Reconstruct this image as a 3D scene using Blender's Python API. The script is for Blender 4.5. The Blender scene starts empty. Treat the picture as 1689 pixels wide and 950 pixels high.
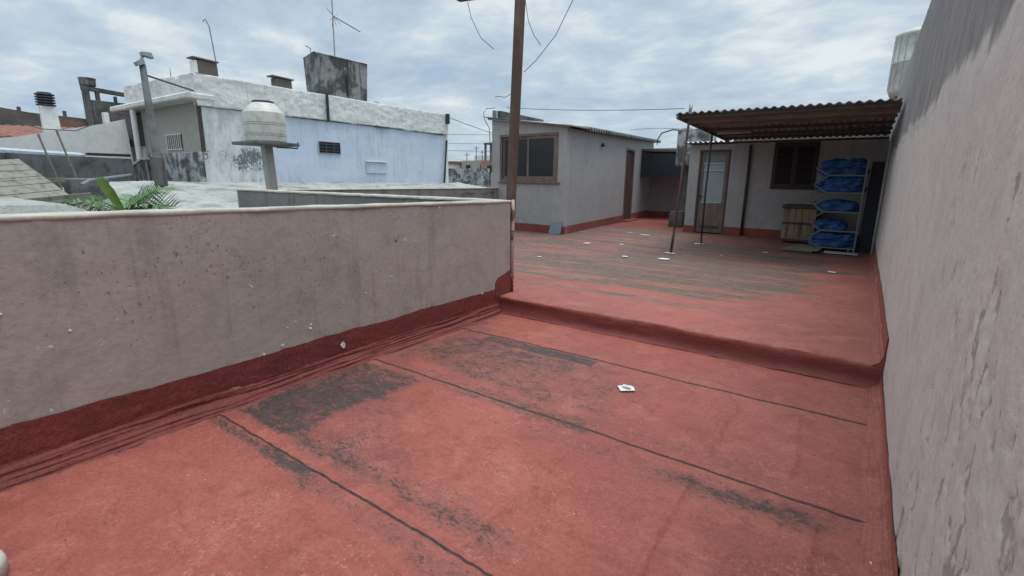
import bpy, math, random
import numpy as np
from mathutils import Vector, Matrix
rnd = random.Random(7)
SC = bpy.context.scene
COL = SC.collection

# ------------------------------------------------------------------ camera
PITCH, YAW, ROLL = 0.218592, 0.614746, 0.013417
fw = Vector((-math.sin(YAW)*math.cos(PITCH), math.cos(YAW)*math.cos(PITCH), -math.sin(PITCH)))
r0 = Vector((math.cos(YAW), math.sin(YAW), 0)); u0 = r0.cross(fw)
rt = r0*math.cos(ROLL) + u0*math.sin(ROLL); up = rt.cross(fw)
cam = bpy.data.objects.new('camera', bpy.data.cameras.new('camera')); COL.objects.link(cam)
M = Matrix((rt, up, -fw)).transposed().to_4x4(); M.translation = (0, 0, 1.6)
cam.matrix_world = M
cam.data.sensor_width = 36; cam.data.lens = 804.55/1689*36
cam.data.clip_start = .05; cam.data.clip_end = 3000
SC.camera = cam

# ------------------------------------------------------------------ node helper
class NT:
    def __init__(s, tree): s.t = tree; s.n = tree.nodes; s.l = tree.links
    def new(s, typ, **k):
        n = s.n.new(typ)
        for a, v in k.items(): setattr(n, a, v)
        return n
    def put(s, sock, v):
        if isinstance(v, bpy.types.NodeSocket): s.l.new(v, sock)
        elif isinstance(v, (tuple, list)):
            v = tuple(v)
            if sock.type == 'RGBA' and len(v) == 3: v = v+(1,)
            sock.default_value = v
        else: sock.default_value = v
    def math(s, op, a, b=0., c=None, clamp=False):
        n = s.new('ShaderNodeMath', operation=op, use_clamp=clamp); s.put(n.inputs[0], a); s.put(n.inputs[1], b)
        if c is not None: s.put(n.inputs[2], c)
        return n.outputs[0]
    def mapping(s, vec, scale=(1, 1, 1), loc=(0, 0, 0), rot=(0, 0, 0)):
        n = s.new('ShaderNodeMapping'); s.put(n.inputs['Vector'], vec); n.inputs['Scale'].default_value = scale
        n.inputs['Location'].default_value = loc; n.inputs['Rotation'].default_value = rot
        return n.outputs[0]
    def noise(s, vec, scale, detail=4, rough=.55, dist=0.):
        n = s.new('ShaderNodeTexNoise'); s.put(n.inputs['Vector'], vec)
        n.inputs['Scale'].default_value = scale; n.inputs['Detail'].default_value = detail
        n.inputs['Roughness'].default_value = rough; n.inputs['Distortion'].default_value = dist
        return n.outputs['Fac']
    def ramp(s, v, lo, hi, a=0., b=1.):
        n = s.new('ShaderNodeMapRange', interpolation_type='SMOOTHSTEP'); s.put(n.inputs[0], v)
        s.put(n.inputs[1], lo); s.put(n.inputs[2], hi); s.put(n.inputs[3], a); s.put(n.inputs[4], b)
        return n.outputs[0]
    def mix(s, f, a, b, blend='MIX'):
        n = s.new('ShaderNodeMix', data_type='RGBA', blend_type=blend); s.put(n.inputs[0], f); s.put(n.inputs[6], a); s.put(n.inputs[7], b)
        return n.outputs[2]
    def bump(s, h, strength, dist, normal=None):
        n = s.new('ShaderNodeBump'); s.put(n.inputs['Height'], h); n.inputs['Strength'].default_value = strength
        n.inputs['Distance'].default_value = dist
        if normal is not None: s.l.new(normal, n.inputs['Normal'])
        return n.outputs[0]

def srgb(r, g, b):
    f = lambda c: (c/255/12.92) if c/255 <= .04045 else ((c/255+.055)/1.055)**2.4
    return (f(r), f(g), f(b))

# ------------------------------------------------------------------ world + sun
SUN_EL, SUN_ROT = math.radians(77), math.radians(70)   # rotation measured from +Y towards +X
W = bpy.data.worlds.new('World'); SC.world = W; W.use_nodes = True
t = NT(W.node_tree); t.n.clear()
out = t.new('ShaderNodeOutputWorld')
sky = t.new('ShaderNodeTexSky', sky_type='NISHITA'); sky.sun_disc = False
sky.sun_elevation = SUN_EL; sky.sun_rotation = SUN_ROT; sky.dust_density = 2.0; sky.air_density = 1.0
bg1 = t.new('ShaderNodeBackground'); t.put(bg1.inputs[0], sky.outputs[0]); bg1.inputs[1].default_value = .1
tc = t.new('ShaderNodeTexCoord')
sp = t.new('ShaderNodeSeparateXYZ'); t.l.new(tc.outputs['Generated'], sp.inputs[0])
zz = t.math('ADD', t.math('MAXIMUM', sp.outputs[2], 0.), .2)
cb = t.new('ShaderNodeCombineXYZ'); t.put(cb.inputs[0], t.math('DIVIDE', sp.outputs[0], zz)); t.put(cb.inputs[1], t.math('DIVIDE', sp.outputs[1], zz))
cv = cb.outputs[0]
n1 = t.noise(t.mapping(cv, (1, 1.0, 1), rot=(0, 0, .35)), 1.6, 8, .56, .25)
n2 = t.noise(t.mapping(cv, (1.0, 1.15, 1), loc=(4, 2, 0), rot=(0, 0, .8)), .7, 4, .5, .3)
n3 = t.noise(t.mapping(cv, (1.0, 1.3, 1), loc=(9, 1, 3), rot=(0, 0, -.4)), 4.2, 7, .62, .3)
dens = t.math('ADD', t.math('ADD', t.math('MULTIPLY', n1, .5), t.math('MULTIPLY', n2, .26)), t.math('MULTIPLY', n3, .24))
f_low = t.ramp(dens, .38, .52)          # thin grey-blue veil -> pale grey cloud
f_hi = t.ramp(dens, .485, .60)          # bright cloud tops
c = t.mix(f_low, srgb(155, 176, 196), srgb(180, 195, 206))
c = t.mix(f_hi, c, srgb(212, 219, 220))
bg2 = t.new('ShaderNodeBackground'); t.put(bg2.inputs[0], c); t.put(bg2.inputs[1], t.ramp(sp.outputs[2], .34, .95, 1.0, 2.3))   # an overcast sky is brighter overhead
mx = t.new('ShaderNodeMixShader'); mx.inputs[0].default_value = .93
t.l.new(bg1.outputs[0], mx.inputs[1]); t.l.new(bg2.outputs[0], mx.inputs[2]); t.l.new(mx.outputs[0], out.inputs[0])
sun = bpy.data.objects.new('sun', bpy.data.lights.new('sun', 'SUN')); COL.objects.link(sun)
sun.data.energy = 1.5; sun.data.angle = math.radians(30); sun.data.color = (1, .96, .9)
sd = Vector((math.sin(SUN_ROT)*math.cos(SUN_EL), math.cos(SUN_ROT)*math.cos(SUN_EL), math.sin(SUN_EL)))
sun.rotation_euler = sd.to_track_quat('Z', 'Y').to_euler()
SC.view_settings.view_transform = 'Standard'; SC.view_settings.look = 'None'
SC.view_settings.exposure = 0.28; SC.view_settings.gamma = 1.0
SC.cycles.use_denoising = True
SC.cycles.max_bounces = 6

# ------------------------------------------------------------------ geometry helpers
class MB:
    def __init__(s): s.v = []; s.f = []
    def add(s, vs, fs):
        o = len(s.v); s.v += [tuple(p) for p in vs]; s.f += [tuple(i+o for i in f) for f in fs]; return s
    def box(s, x0, x1, y0, y1, z0, z1, b=0.0):
        x0, x1 = sorted((x0, x1)); y0, y1 = sorted((y0, y1)); z0, z1 = sorted((z0, z1))
        b = min(b, (x1-x0)*.45, (y1-y0)*.45, (z1-z0)*.45)
        if b <= 0:
            vs = [(x, y, z) for z in (z0, z1) for x, y in ((x0, y0), (x1, y0), (x1, y1), (x0, y1))]
            return s.add(vs, [(3, 2, 1, 0), (4, 5, 6, 7), (0, 1, 5, 4), (1, 2, 6, 5), (2, 3, 7, 6), (3, 0, 4, 7)])
        X, Y, Z = (x0, x1), (y0, y1), (z0, z1); vs = []; idx = {}
        for i in (0, 1):
            for j in (0, 1):
                for k in (0, 1):
                    q = [X[i], Y[j], Z[k]]; sg = [(1, -1)[i], (1, -1)[j], (1, -1)[k]]
                    for a in range(3):      # vertex lying on face of axis a
                        p = [q[d]+(0 if d == a else sg[d]*b) for d in range(3)]
                        idx[(i, j, k, a)] = len(vs); vs.append(p)
        fs = []
        for a in range(3):
            o1, o2 = [(1, 2), (2, 0), (0, 1)][a]
            for e in (0, 1):
                ring = []
                for u, w in ((0, 0), (1, 0), (1, 1), (0, 1)):
                    c = [0, 0, 0]; c[a] = e; c[o1] = u; c[o2] = w; ring.append(idx[(*c, a)])
                fs.append(tuple(ring) if e else tuple(reversed(ring)))
        for a in range(3):
            o1, o2 = [(1, 2), (2, 0), (0, 1)][a]
            for u in (0, 1):
                for w in (0, 1):
                    c0 = [0]*3; c1 = [0]*3; c0[a] = 0; c1[a] = 1
                    c0[o1] = c1[o1] = u; c0[o2] = c1[o2] = w
                    q = (idx[(*c0, o1)], idx[(*c1, o1)], idx[(*c1, o2)], idx[(*c0, o2)])
                    fs.append(q if (u != w) else tuple(reversed(q)))
        for i in (0, 1):
            for j in (0, 1):
                for k in (0, 1):
                    q = tuple(idx[(i, j, k, a)] for a in range(3))
                    fs.append(q if (i+j+k) % 2 else tuple(reversed(q)))
        return s.add(vs, fs)
    def hexa(s, bot, top):      # 4 bottom + 4 top points, counter clockwise from above
        return s.add(list(bot)+list(top), [(3, 2, 1, 0), (4, 5, 6, 7), (0, 1, 5, 4), (1, 2, 6, 5), (2, 3, 7, 6), (3, 0, 4, 7)])
    def prism(s, pts, axis, a, b):  # polygon in the other two coordinates, extruded along axis a..b
        n = len(pts)
        def P(p, w):
            if axis == 'x': return (w, p[0], p[1])
            if axis == 'y': return (p[0], w, p[1])
            return (p[0], p[1], w)
        vs = [P(p, a) for p in pts]+[P(p, b) for p in pts]
        return s.add(vs, [tuple(range(n)), tuple(reversed(range(n, 2*n)))]+[(i, i+n, (i+1) % n+n, (i+1) % n) for i in range(n)])
    def bar(s, p, q, w, h=None):
        h = h or w; p = Vector(p); q = Vector(q); d = (q-p).normalized()
        ref = Vector((0, 0, 1)) if abs(d.z) < .9 else Vector((0, 1, 0))
        a = d.cross(ref).normalized()*w/2; c = a.cross(d).normalized()*h/2
        vs = [o+u*a+v*c for o in (p, q) for u, v in ((-1, -1), (1, -1), (1, 1), (-1, 1))]
        return s.add(vs, [(0, 1, 2, 3), (7, 6, 5, 4), (0, 4, 5, 1), (1, 5, 6, 2), (2, 6, 7, 3), (3, 7, 4, 0)])
    def tube(s, pts, r, n=8, cap=True):
        pts = [Vector(p) for p in pts]; m = len(pts); rs = r if isinstance(r, (list, tuple)) else [r]*m
        vs = []; fs = []
        for i, p in enumerate(pts):
            d = (pts[min(i+1, m-1)]-pts[max(i-1, 0)]).normalized()
            ref = Vector((0, 0, 1)) if abs(d.z) < .95 else Vector((1, 0, 0))
            a = d.cross(ref).normalized(); c = a.cross(d)
            for k in range(n):
                w = 2*math.pi*k/n; vs.append(p+(a*math.cos(w)+c*math.sin(w))*rs[i])
        for i in range(m-1):
            for k in range(n):
                k2 = (k+1) % n; fs.append((i*n+k, i*n+k2, (i+1)*n+k2, (i+1)*n+k))
        if cap: fs += [tuple(reversed(range(n))), tuple(range((m-1)*n, m*n))]
        return s.add(vs, fs)
    def lathe(s, c, prof, n=28):
        vs = []; fs = []; m = len(prof)
        for r, z in prof:
            for k in range(n):
                w = 2*math.pi*k/n; vs.append((c[0]+r*math.cos(w), c[1]+r*math.sin(w), c[2]+z))
        for i in range(m-1):
            for k in range(n):
                k2 = (k+1) % n; fs.append((i*n+k, i*n+k2, (i+1)*n+k2, (i+1)*n+k))
        fs += [tuple(reversed(range(n))), tuple(range((m-1)*n, m*n))]
        return s.add(vs, fs)
    def sheet(s, f, nu, nv, th):    # f(u,v)->point, thickness straight down, closed edges
        top = [f(i/nu, j/nv) for j in range(nv+1) for i in range(nu+1)]; N = len(top)
        vs = list(top)+[(p[0], p[1], p[2]-th) for p in top]; fs = []; w = nu+1
        for j in range(nv):
            for i in range(nu):
                a = j*w+i; fs.append((a, a+1, a+w+1, a+w)); fs.append((N+a+w, N+a+w+1, N+a+1, N+a))
        for i in range(nu):
            a = i; fs.append((a+N, a+1+N, a+1, a)); a = nv*w+i; fs.append((a, a+1, a+1+N, a+N))
        for j in range(nv):
            a = j*w; fs.append((a, a+w, a+w+N, a+N)); a = j*w+nu; fs.append((a+N, a+w+N, a+w, a))
        return s.add(vs, fs)
    def build(s, name, mat, parent=None, smooth=False):
        off = Vector(parent.get('_o', (0, 0, 0))) if parent is not None else Vector((0, 0, 0))
        me = bpy.data.meshes.new(name); me.from_pydata([tuple(Vector(p)-off) for p in s.v], [], s.f); me.materials.append(mat)
        if smooth: me.polygons.foreach_set('use_smooth', [True]*len(me.polygons))
        me.update()
        o = bpy.data.objects.new(name, me); COL.objects.link(o)
        if parent is not None: o.parent = parent; o['_o'] = tuple(off)
        else: o['_o'] = (0., 0., 0.)
        return o

def tag(o, label=None, cat=None, group=None, kind=None):
    if label: o['label'] = label
    if cat: o['category'] = cat
    if group: o['group'] = group
    if kind: o['kind'] = kind
    return o
def thing(name, label, cat, loc, group=None):
    o = bpy.data.objects.new(name, None); COL.objects.link(o); o.location = loc; o['_o'] = tuple(float(c) for c in loc)
    o.empty_display_size = .1
    return tag(o, label, cat, group)
def rebase(o, loc):     # put the origin of a one-mesh thing at its base
    o.data.transform(Matrix.Translation(-Vector(loc))); o.location = loc; o['_o'] = tuple(float(c) for c in loc); return o

# value noise on arrays
def vnoise(x, y, seed=0):
    r = np.random.RandomState(seed); T = r.rand(256, 256)
    xi = np.floor(x).astype(int); yi = np.floor(y).astype(int); fx = x-xi; fy = y-yi
    fx = fx*fx*(3-2*fx); fy = fy*fy*(3-2*fy); g = lambda a, b: T[a % 256, b % 256]
    return (g(xi, yi)*(1-fx)+g(xi+1, yi)*fx)*(1-fy)+(g(xi, yi+1)*(1-fx)+g(xi+1, yi+1)*fx)*fy
def fbm(x, y, seed=0, oct=4, gain=.5):
    s = 0; a = 1; n = 0
    for i in range(oct):
        s = s+a*vnoise(x*2**i+17.3*i, y*2**i+5.1*i, seed+i); n += a; a *= gain
    return s/n
def sstep(a, b, x):
    t_ = np.clip((x-a)/(b-a), 0, 1); return t_*t_*(3-2*t_)
def gridmesh(name, Pm, mat, attrs=None, parent=None):   # Pm: (nv,nu,3)
    nv, nu, _ = Pm.shape
    idx = np.arange(nv*nu).reshape(nv, nu)
    F = np.stack([idx[:-1, :-1], idx[:-1, 1:], idx[1:, 1:], idx[1:, :-1]], -1).reshape(-1, 4)
    me = bpy.data.meshes.new(name)
    off = np.array(parent['_o'][:]) if parent is not None else np.zeros(3)
    me.vertices.add(nv*nu); me.vertices.foreach_set('co', (Pm-off).reshape(-1).astype(np.float32))
    me.loops.add(F.size); me.loops.foreach_set('vertex_index', F.reshape(-1).astype(np.int32))
    me.polygons.add(len(F)); me.polygons.foreach_set('loop_start', np.arange(0, F.size, 4, dtype=np.int32))
    me.update(calc_edges=True); me.polygons.foreach_set('use_smooth', [True]*len(F))
    for k, a in (attrs or {}).items():
        at = me.attributes.new(k, 'FLOAT', 'POINT'); at.data.foreach_set('value', a.reshape(-1).astype(np.float32))
    me.materials.append(mat); me.validate()
    o = bpy.data.objects.new(name, me); COL.objects.link(o)
    if parent is not None: o.parent = parent
    o['_o'] = tuple(float(c) for c in off)
    return o

# ------------------------------------------------------------------ materials
def newmat(name, rough=.8, metal=0.):
    m = bpy.data.materials.new(name); m.use_nodes = True; t = NT(m.node_tree)
    b = t.n['Principled BSDF']; b.inputs['Roughness'].default_value = rough; b.inputs['Metallic'].default_value = metal
    tc = t.new('ShaderNodeTexCoord')
    return m, t, b, tc.outputs['Object']

def plaster(name, c1, c2, stain=(.06, .06, .055), st=.62, st_amt=.6, streak=0., pits=.0, pitcol=None, chips=0., chipcol=(.6, .58, .55),
            bump=.35, bscale=70, rough=.9, lump=.0, big=.9, attr=None, attrcol=None, attr2=None, crease=0.):
    m, t, b, co = newmat(name, rough)
    n = t.noise(co, big, 5, .6); c = t.mix(t.ramp(n, .35, .65), c1, c2)
    fine = t.noise(co, 28, 5, .65); c = t.mix(t.ramp(fine, .42, .66, 0, .30), c, tuple(x*.62 for x in c1))
    mid = t.noise(t.mapping(co, loc=(3, 1, 8)), 5, 6, .65, .3); c = t.mix(t.ramp(mid, .48, .66, 0, .35), c, tuple(x*.7 for x in c2))
    s1 = t.noise(t.mapping(co, loc=(7, 3, 1)), 1.7, 9, .68, .35)
    c = t.mix(t.ramp(s1, st, st+.14, 0, st_amt), c, stain)
    if streak:
        s2 = t.noise(t.mapping(co, (5, 5, .35)), 1.6, 7, .65, .2)
        s3 = t.noise(t.mapping(co, loc=(1, 9, 4)), 1.1, 4, .6)
        c = t.mix(t.ramp(t.math('ADD', s2, t.math('MULTIPLY', s3, .5)), .76, .95, 0, streak), c, stain)
    if crease:  # cracks and creases, their shading painted in as dark lines
        for sc_s, wd in ((3.5, .016), (8, .02)):
            cw = t.noise(t.mapping(co, loc=(sc_s, 3, 1)), sc_s, 4, .6, 1.6)
            c = t.mix(t.ramp(t.math('ABSOLUTE', t.math('SUBTRACT', cw, .5)), 0., wd, crease, 0.), c, tuple(x*.35 for x in c1))
    h = t.math('MULTIPLY', fine, .5)
    if pits:
        pn = t.noise(t.mapping(co, (1, 1, .8), loc=(2, 2, 2)), 40, 4, .6, .35)
        gate = t.noise(t.mapping(co, loc=(5, 5, 0)), 1.6, 4, .6)
        pv = t.ramp(t.math('ADD', pn, t.math('MULTIPLY', gate, .35)), .905-.1*pits, .935-.1*pits)
        c = t.mix(t.math('MULTIPLY', pv, .75), c, pitcol or tuple(x*.35 for x in c1)); h = t.math('SUBTRACT', h, t.math('MULTIPLY', pv, .9))
    if chips:
        cn = t.noise(t.mapping(co, loc=(12, 4, 7)), 11, 4, .6, .6); cg = t.noise(t.mapping(co, loc=(1, 15, 4)), .9, 3, .6)
        cvv = t.ramp(t.math('ADD', cn, t.math('MULTIPLY', cg, .5)), 1.0-.12*chips, 1.02-.12*chips)
        c = t.mix(cvv, c, chipcol); h = t.math('SUBTRACT', h, cvv)
    if attr and attr2:
        for an_, ac_ in attr2:
            a2 = t.new('ShaderNodeAttribute', attribute_name=an_)
            n5 = t.noise(t.mapping(co, (3, 3, 1), loc=(14, 4, 9)), 4, 7, .7, .3)
            v2 = t.ramp(t.math('ADD', a2.outputs['Fac'], t.math('MULTIPLY', t.math('SUBTRACT', n5, .5), 1.3)), .25, .85, 0, .92)
            c5 = t.mix(t.ramp(t.noise(t.mapping(co, (2.6, 2.6, 1)), 1.9, 9, .75), .40, .62), ac_, tuple(x*.68 for x in ac_))
            c = t.mix(v2, c, c5)
    if attr:
        at = t.new('ShaderNodeAttribute', attribute_name=attr)
        an = t.noise(t.mapping(co, (1.5, 1.5, 1), loc=(4, 4, 9)), 12, 9, .75, .4)
        av = t.ramp(t.math('ADD', at.outputs['Fac'], t.math('MULTIPLY', t.math('SUBTRACT', an, .5), 2.4)), .40, .66)
        c = t.mix(av, c, attrcol)
        h = t.math('ADD', h, t.math('MULTIPLY', av, .3))
    t.put(b.inputs['Base Color'], c)
    nrm = t.bump(h, bump, .012)
    nb = t.noise(co, bscale, 3, .6); nrm = t.bump(nb, bump*.5, .006, nrm)
    if lump:
        ln = t.noise(co, 4.5, 4, .6, .4); nrm = t.bump(ln, lump, .08, nrm)
    t.l.new(nrm, b.inputs['Normal'])
    return m

def simple(name, c, rough=.6, metal=0., var=.25, scale=12, bump=.1, c2=None, stretch=(1, 1, 1), th=(.45, .7)):
    m, t, b, co = newmat(name, rough, metal)
    v = t.mapping(co, stretch); n = t.noise(v, scale, 5, .6)
    cc = t.mix(t.ramp(n, th[0], th[1]), c, c2 or tuple(x*(1-var) for x in c))
    n2 = t.noise(v, scale*6, 3, .6); cc = t.mix(t.ramp(n2, .4, .8, 0, .3), cc, tuple(x*.6 for x in c))
    t.put(b.inputs['Base Color'], cc)
    if bump: t.l.new(t.bump(n2, bump, .006), b.inputs['Normal'])
    return m

def red_paint(name, base, base2, dark=(.034, .028, .027), flake=.38, st_x=.8):
    """elastomeric red roof paint on rolled membrane; attribute 'dirt' marks worn, grimy areas"""
    m, t, b, co = newmat(name, .62)
    n = t.noise(co, .9, 6, .6); c = t.mix(t.ramp(n, .40, .60), base, base2)
    n = t.noise(t.mapping(co, loc=(3, 3, 3)), 3.5, 8, .7, .3); c = t.mix(t.ramp(n, .48, .64, 0, .6), c, tuple(x*k for x, k in zip(base, (1.16, 1.35, 1.35))))
    n = t.noise(t.mapping(co, loc=(8, 1, 3)), 6, 7, .7, .3); c = t.mix(t.ramp(n, .52, .66, 0, .5), c, tuple(x*.66 for x in base2))
    fine = t.noise(co, 48, 5, .75); c = t.mix(t.ramp(fine, .44, .62, 0, .38), c, tuple(x*.55 for x in base2))
    # pale rubbed flecks
    fl = t.noise(t.mapping(co, (1.3, 1, 1), loc=(6, 2, 2)), 34, 3, .6, 1.2); fg = t.noise(t.mapping(co, loc=(2, 7, 2)), 1.4, 4, .6)
    flv = t.ramp(t.math('ADD', fl, t.math('MULTIPLY', fg, .45)), .86, .91, 0, flake)
    c = t.mix(flv, c, (.52, .27, .23))
    sp_ = t.new('ShaderNodeTexVoronoi'); t.put(sp_.inputs['Vector'], co); sp_.inputs['Scale'].default_value = 7.5
    spv = t.math('LESS_THAN', sp_.outputs['Distance'], .030); sc_ = t.new('ShaderNodeSeparateColor'); t.l.new(sp_.outputs['Color'], sc_.inputs[0])
    spv = t.math('MULTIPLY', spv, t.math('GREATER_THAN', sc_.outputs[0], .7)); c = t.mix(spv, c, (.5, .45, .42))
    for (sc_s, sc_m, wd, am, lc) in ((4.5, (1, 1.8, 1), .012, .42, 2), (11, (1, 1.5, 1), .016, .38, 5), (2.2, (.5, 1.6, 1), .006, .5, 9)):  # thin dark lines: shading of the wrinkles painted into the colour
        cw = t.noise(t.mapping(co, sc_m, loc=(lc, 3, lc)), sc_s, 4, .6, 1.1); gt = t.ramp(t.noise(t.mapping(co, loc=(lc*2, 8, 3)), 1.9, 4, .65), .46, .60)
        cr_ = t.math('MULTIPLY', t.ramp(t.math('ABSOLUTE', t.math('SUBTRACT', cw, .5)), 0., wd, 1., 0.), gt)
        c = t.mix(t.math('MULTIPLY', cr_, am), c, tuple(x*.38 for x in base2))
    # grime
    at = t.new('ShaderNodeAttribute', attribute_name='dirt'); d = at.outputs['Fac']
    dn = t.noise(t.mapping(co, (st_x, 1.6, 1)), 9, 9, .72, .8)
    dn2 = t.noise(t.mapping(co, (st_x, 1.4, 1), loc=(3, 8, 1)), 26, 5, .7, 1.2)
    dn3 = t.noise(t.mapping(co, (st_x, 1.5, 1), loc=(1, 1, 7)), 60, 4, .75, .6)
    dn = t.math('ADD', t.math('ADD', t.math('MULTIPLY', dn, .34), t.math('MULTIPLY', dn2, .36)), t.math('MULTIPLY', dn3, .30))
    dv = t.ramp(t.math('ADD', d, t.math('MULTIPLY', t.math('SUBTRACT', dn, .5), 8.0)), .40, .95)
    dc = t.mix(t.ramp(t.noise(co, 13, 5, .7), .35, .7), dark, tuple(x*2.1 for x in dark))
    film = t.ramp(t.math('ADD', d, t.math('MULTIPLY', t.math('SUBTRACT', dn, .5), 3.0)), -.35, .9, 0, .55)
    c = t.mix(film, c, tuple(x*2.3 for x in dark)); c = t.mix(t.math('MULTIPLY', dv, .88), c, dc)
    cl = t.new('ShaderNodeAttribute', attribute_name='riser_tone'); c = t.mix(t.math('MULTIPLY', cl.outputs['Fac'], .9), c, (.185, .036, .032))  # riser's deeper red: less dusty paint, with part of its shade painted in
    t.put(b.inputs['Base Color'], c)
    t.put(b.inputs['Roughness'], t.math('ADD', .55, t.math('MULTIPLY', n, .25)))
    h = t.math('ADD', t.math('MULTIPLY', fine, .35), t.math('MULTIPLY', dv, -.25))
    w1 = t.noise(t.mapping(co, (1.0, 2.2, 1)), 9, 6, .62, 1.0)
    nrm = t.bump(w1, .45, .035); nrm = t.bump(h, .6, .012, nrm)
    w2 = t.noise(t.mapping(co, loc=(3, 0, 0)), 24, 3, .6, 1.6); nrm = t.bump(w2, .45, .012, nrm)
    t.l.new(nrm, b.inputs['Normal'])
    return m

RED = red_paint('red_roof_paint', (.365, .101, .073), (.31, .080, .058))
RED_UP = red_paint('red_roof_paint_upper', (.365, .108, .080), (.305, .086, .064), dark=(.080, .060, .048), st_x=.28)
BAND = red_paint('dark_red_skirting_paint', (.195, .036, .032), (.165, .030, .027), flake=.08)
BAND2 = plaster('old_red_skirting', (.26, .07, .055), (.2, .05, .042), st=.6, st_amt=.6, pits=.5, bump=.4, chips=.4, chipcol=(.3, .2, .18))
P_LEFT = plaster('mauve_wall_plaster', (.395, .353, .328), (.350, .316, .288), stain=(.12, .105, .09), st=.58, st_amt=.35, streak=.25, pits=.6, chips=.12, bump=.4, lump=.08, attr='dirt', attrcol=(.10, .085, .075))
P_RIGHT = plaster('pale_pink_wall_plaster', (.63, .56, .51), (.585, .525, .48), stain=(.25, .23, .22), st=.60, st_amt=.3, streak=.10, pits=.35, chips=.3, bump=.5, lump=.12, attr='dirt', attrcol=(.36, .315, .285), attr2=[('raw', (.27, .255, .245)), ('moss', (.42, .47, .34))])
RAW = plaster('raw_grey_render', (.17, .16, .15), (.24, .225, .21), stain=(.06, .055, .05), st=.55, st_amt=.65, streak=.6, pits=.8, bump=.9, lump=.4)
CAPM = plaster('cement_cap', (.52, .49, .42), (.42, .40, .35), stain=(.08, .08, .07), st=.60, st_amt=.6, bump=.7, pits=.5, big=3)
GREYW = plaster('grey_render', (.26, .245, .235), (.21, .2, .19), stain=(.05, .05, .048), st=.58, st_amt=.6, streak=.55, pits=.4, bump=.5)
HUT = plaster('hut_plaster', (.40, .38, .37), (.36, .345, .335), stain=(.2, .19, .18), st=.68, st_amt=.35, streak=.15, chips=.5, chipcol=(.62, .6, .58), bump=.3, pits=.1)
HUT_S = plaster('hut_side_plaster', (.37, .36, .36), (.34, .33, .335), stain=(.2, .19, .18), st=.7, st_amt=.3, streak=.15, bump=.25)
SHED = plaster('shed_plaster', (.40, .375, .37), (.36, .34, .335), stain=(.12, .11, .10), st=.64, st_amt=.5, streak=.2, bump=.3, pits=.2)
BLUE = plaster('pale_blue_paint', (.52, .62, .76), (.62, .69, .78), stain=(.25, .28, .32), st=.62, st_amt=.35, streak=.3, bump=.35, pits=.3, attr='dirt', attrcol=(.15, .16, .17), attr2=[('raw', (.68, .70, .70))])
WHITE_R = plaster('crusty_white_membrane', (.80, .80, .77), (.72, .72, .70), stain=(.36, .36, .34), st=.62, st_amt=.45, bump=.8, lump=.4, streak=.35, bscale=30, crease=.45)
WHITE_F = plaster('white_roof_membrane', (.46, .47, .44), (.36, .37, .345), stain=(.17, .18, .165), st=.48, st_amt=.7, bump=.5, lump=.25, crease=.5)
CREAM = plaster('beige_plaster', (.42, .40, .35), (.38, .36, .32), stain=(.1, .1, .09), st=.68, st_amt=.4, bump=.2)
STAINW = plaster('mould_stained_white', (.52, .53, .52), (.42, .43, .43), stain=(.05, .052, .055), st=.44, st_amt=.9, streak=.85, bump=.5, big=2)
MOULD = plaster('mouldy_concrete', (.30, .30, .285), (.20, .2, .19), stain=(.035, .037, .037), st=.45, st_amt=.85, streak=.95, bump=.7, big=1.5)
DKCON = plaster('dark_concrete', (.15, .145, .135), (.10, .10, .095), stain=(.03, .03, .03), st=.5, st_amt=.7, streak=.6, bump=.7, big=1.3)
GREYC = plaster('bluish_grey_concrete', (.17, .175, .175), (.12, .125, .125), stain=(.05, .05, .05), st=.5, st_amt=.7, streak=.4, bump=.5, big=1.2)
PALEW = plaster('pale_house_paint', (.80, .80, .77), (.74, .74, .71), stain=(.3, .3, .3), st=.66, st_amt=.3, bump=.2)
ASB = simple('weathered_fibre_cement', (.33, .33, .325), .9, 0, .5, 3, .4, c2=(.12, .12, .11))
ASB_D = simple('dark_fibre_cement', (.17, .17, .175), .9, 0, .5, 4, .4, c2=(.08, .08, .08))
ZINC = simple('aged_zinc_sheet', (.42, .43, .43), .45, .5, .4, 5, .1, c2=(.26, .26, .25))
RUST = simple('rusty_painted_steel', (.115, .07, .055), .75, .2, .4, 9, .3, c2=(.19, .13, .11), stretch=(1, 1, .3))
DARKST = simple('dark_steel', (.06, .055, .05), .6, .4, .4, 9, .2, c2=(.11, .08, .06))
PEEL = simple('peeling_cream_paint', (.55, .47, .38), .8, 0, .5, 7, .5, c2=(.16, .08, .05), stretch=(1, 1, .5), th=(.5, .6))
WOODB = simple('brown_window_wood', (.145, .10, .082), .6, 0, .4, 8, .2, c2=(.21, .155, .13), stretch=(1, 1, .2))
WOODD = simple('dark_door_wood', (.075, .05, .042), .65, 0, .4, 6, .2, stretch=(1, 1, .15))
WOODR = simple('raw_beam_wood', (.22, .175, .14), .8, 0, .5, 6, .3, c2=(.12, .095, .08), stretch=(.2, 2, 2))
WOODC = simple('old_crate_wood', (.32, .24, .16), .85, 0, .5, 5, .4, c2=(.13, .09, .06), stretch=(2, 2, .4))
WOODG = simple('grey_plank_wood', (.22, .21, .17), .9, 0, .5, 4, .4, c2=(.11, .105, .09), stretch=(.5, 3, 3))
LOUVRE = simple('reddish_brown_shutter', (.040, .022, .022), .6, 0, .4, 8, .15)
PALEP = simple('pale_door_panel', (.45, .46, .47), .5, 0, .2, 5, .05)
RACKM = simple('grey_green_rack_paint', (.15, .175, .165), .5, .2, .4, 14, .1, c2=(.16, .15, .13))
PAPER = simple('bleached_paper', (.78, .77, .74), .7, 0, .3, 20, .2)
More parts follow.
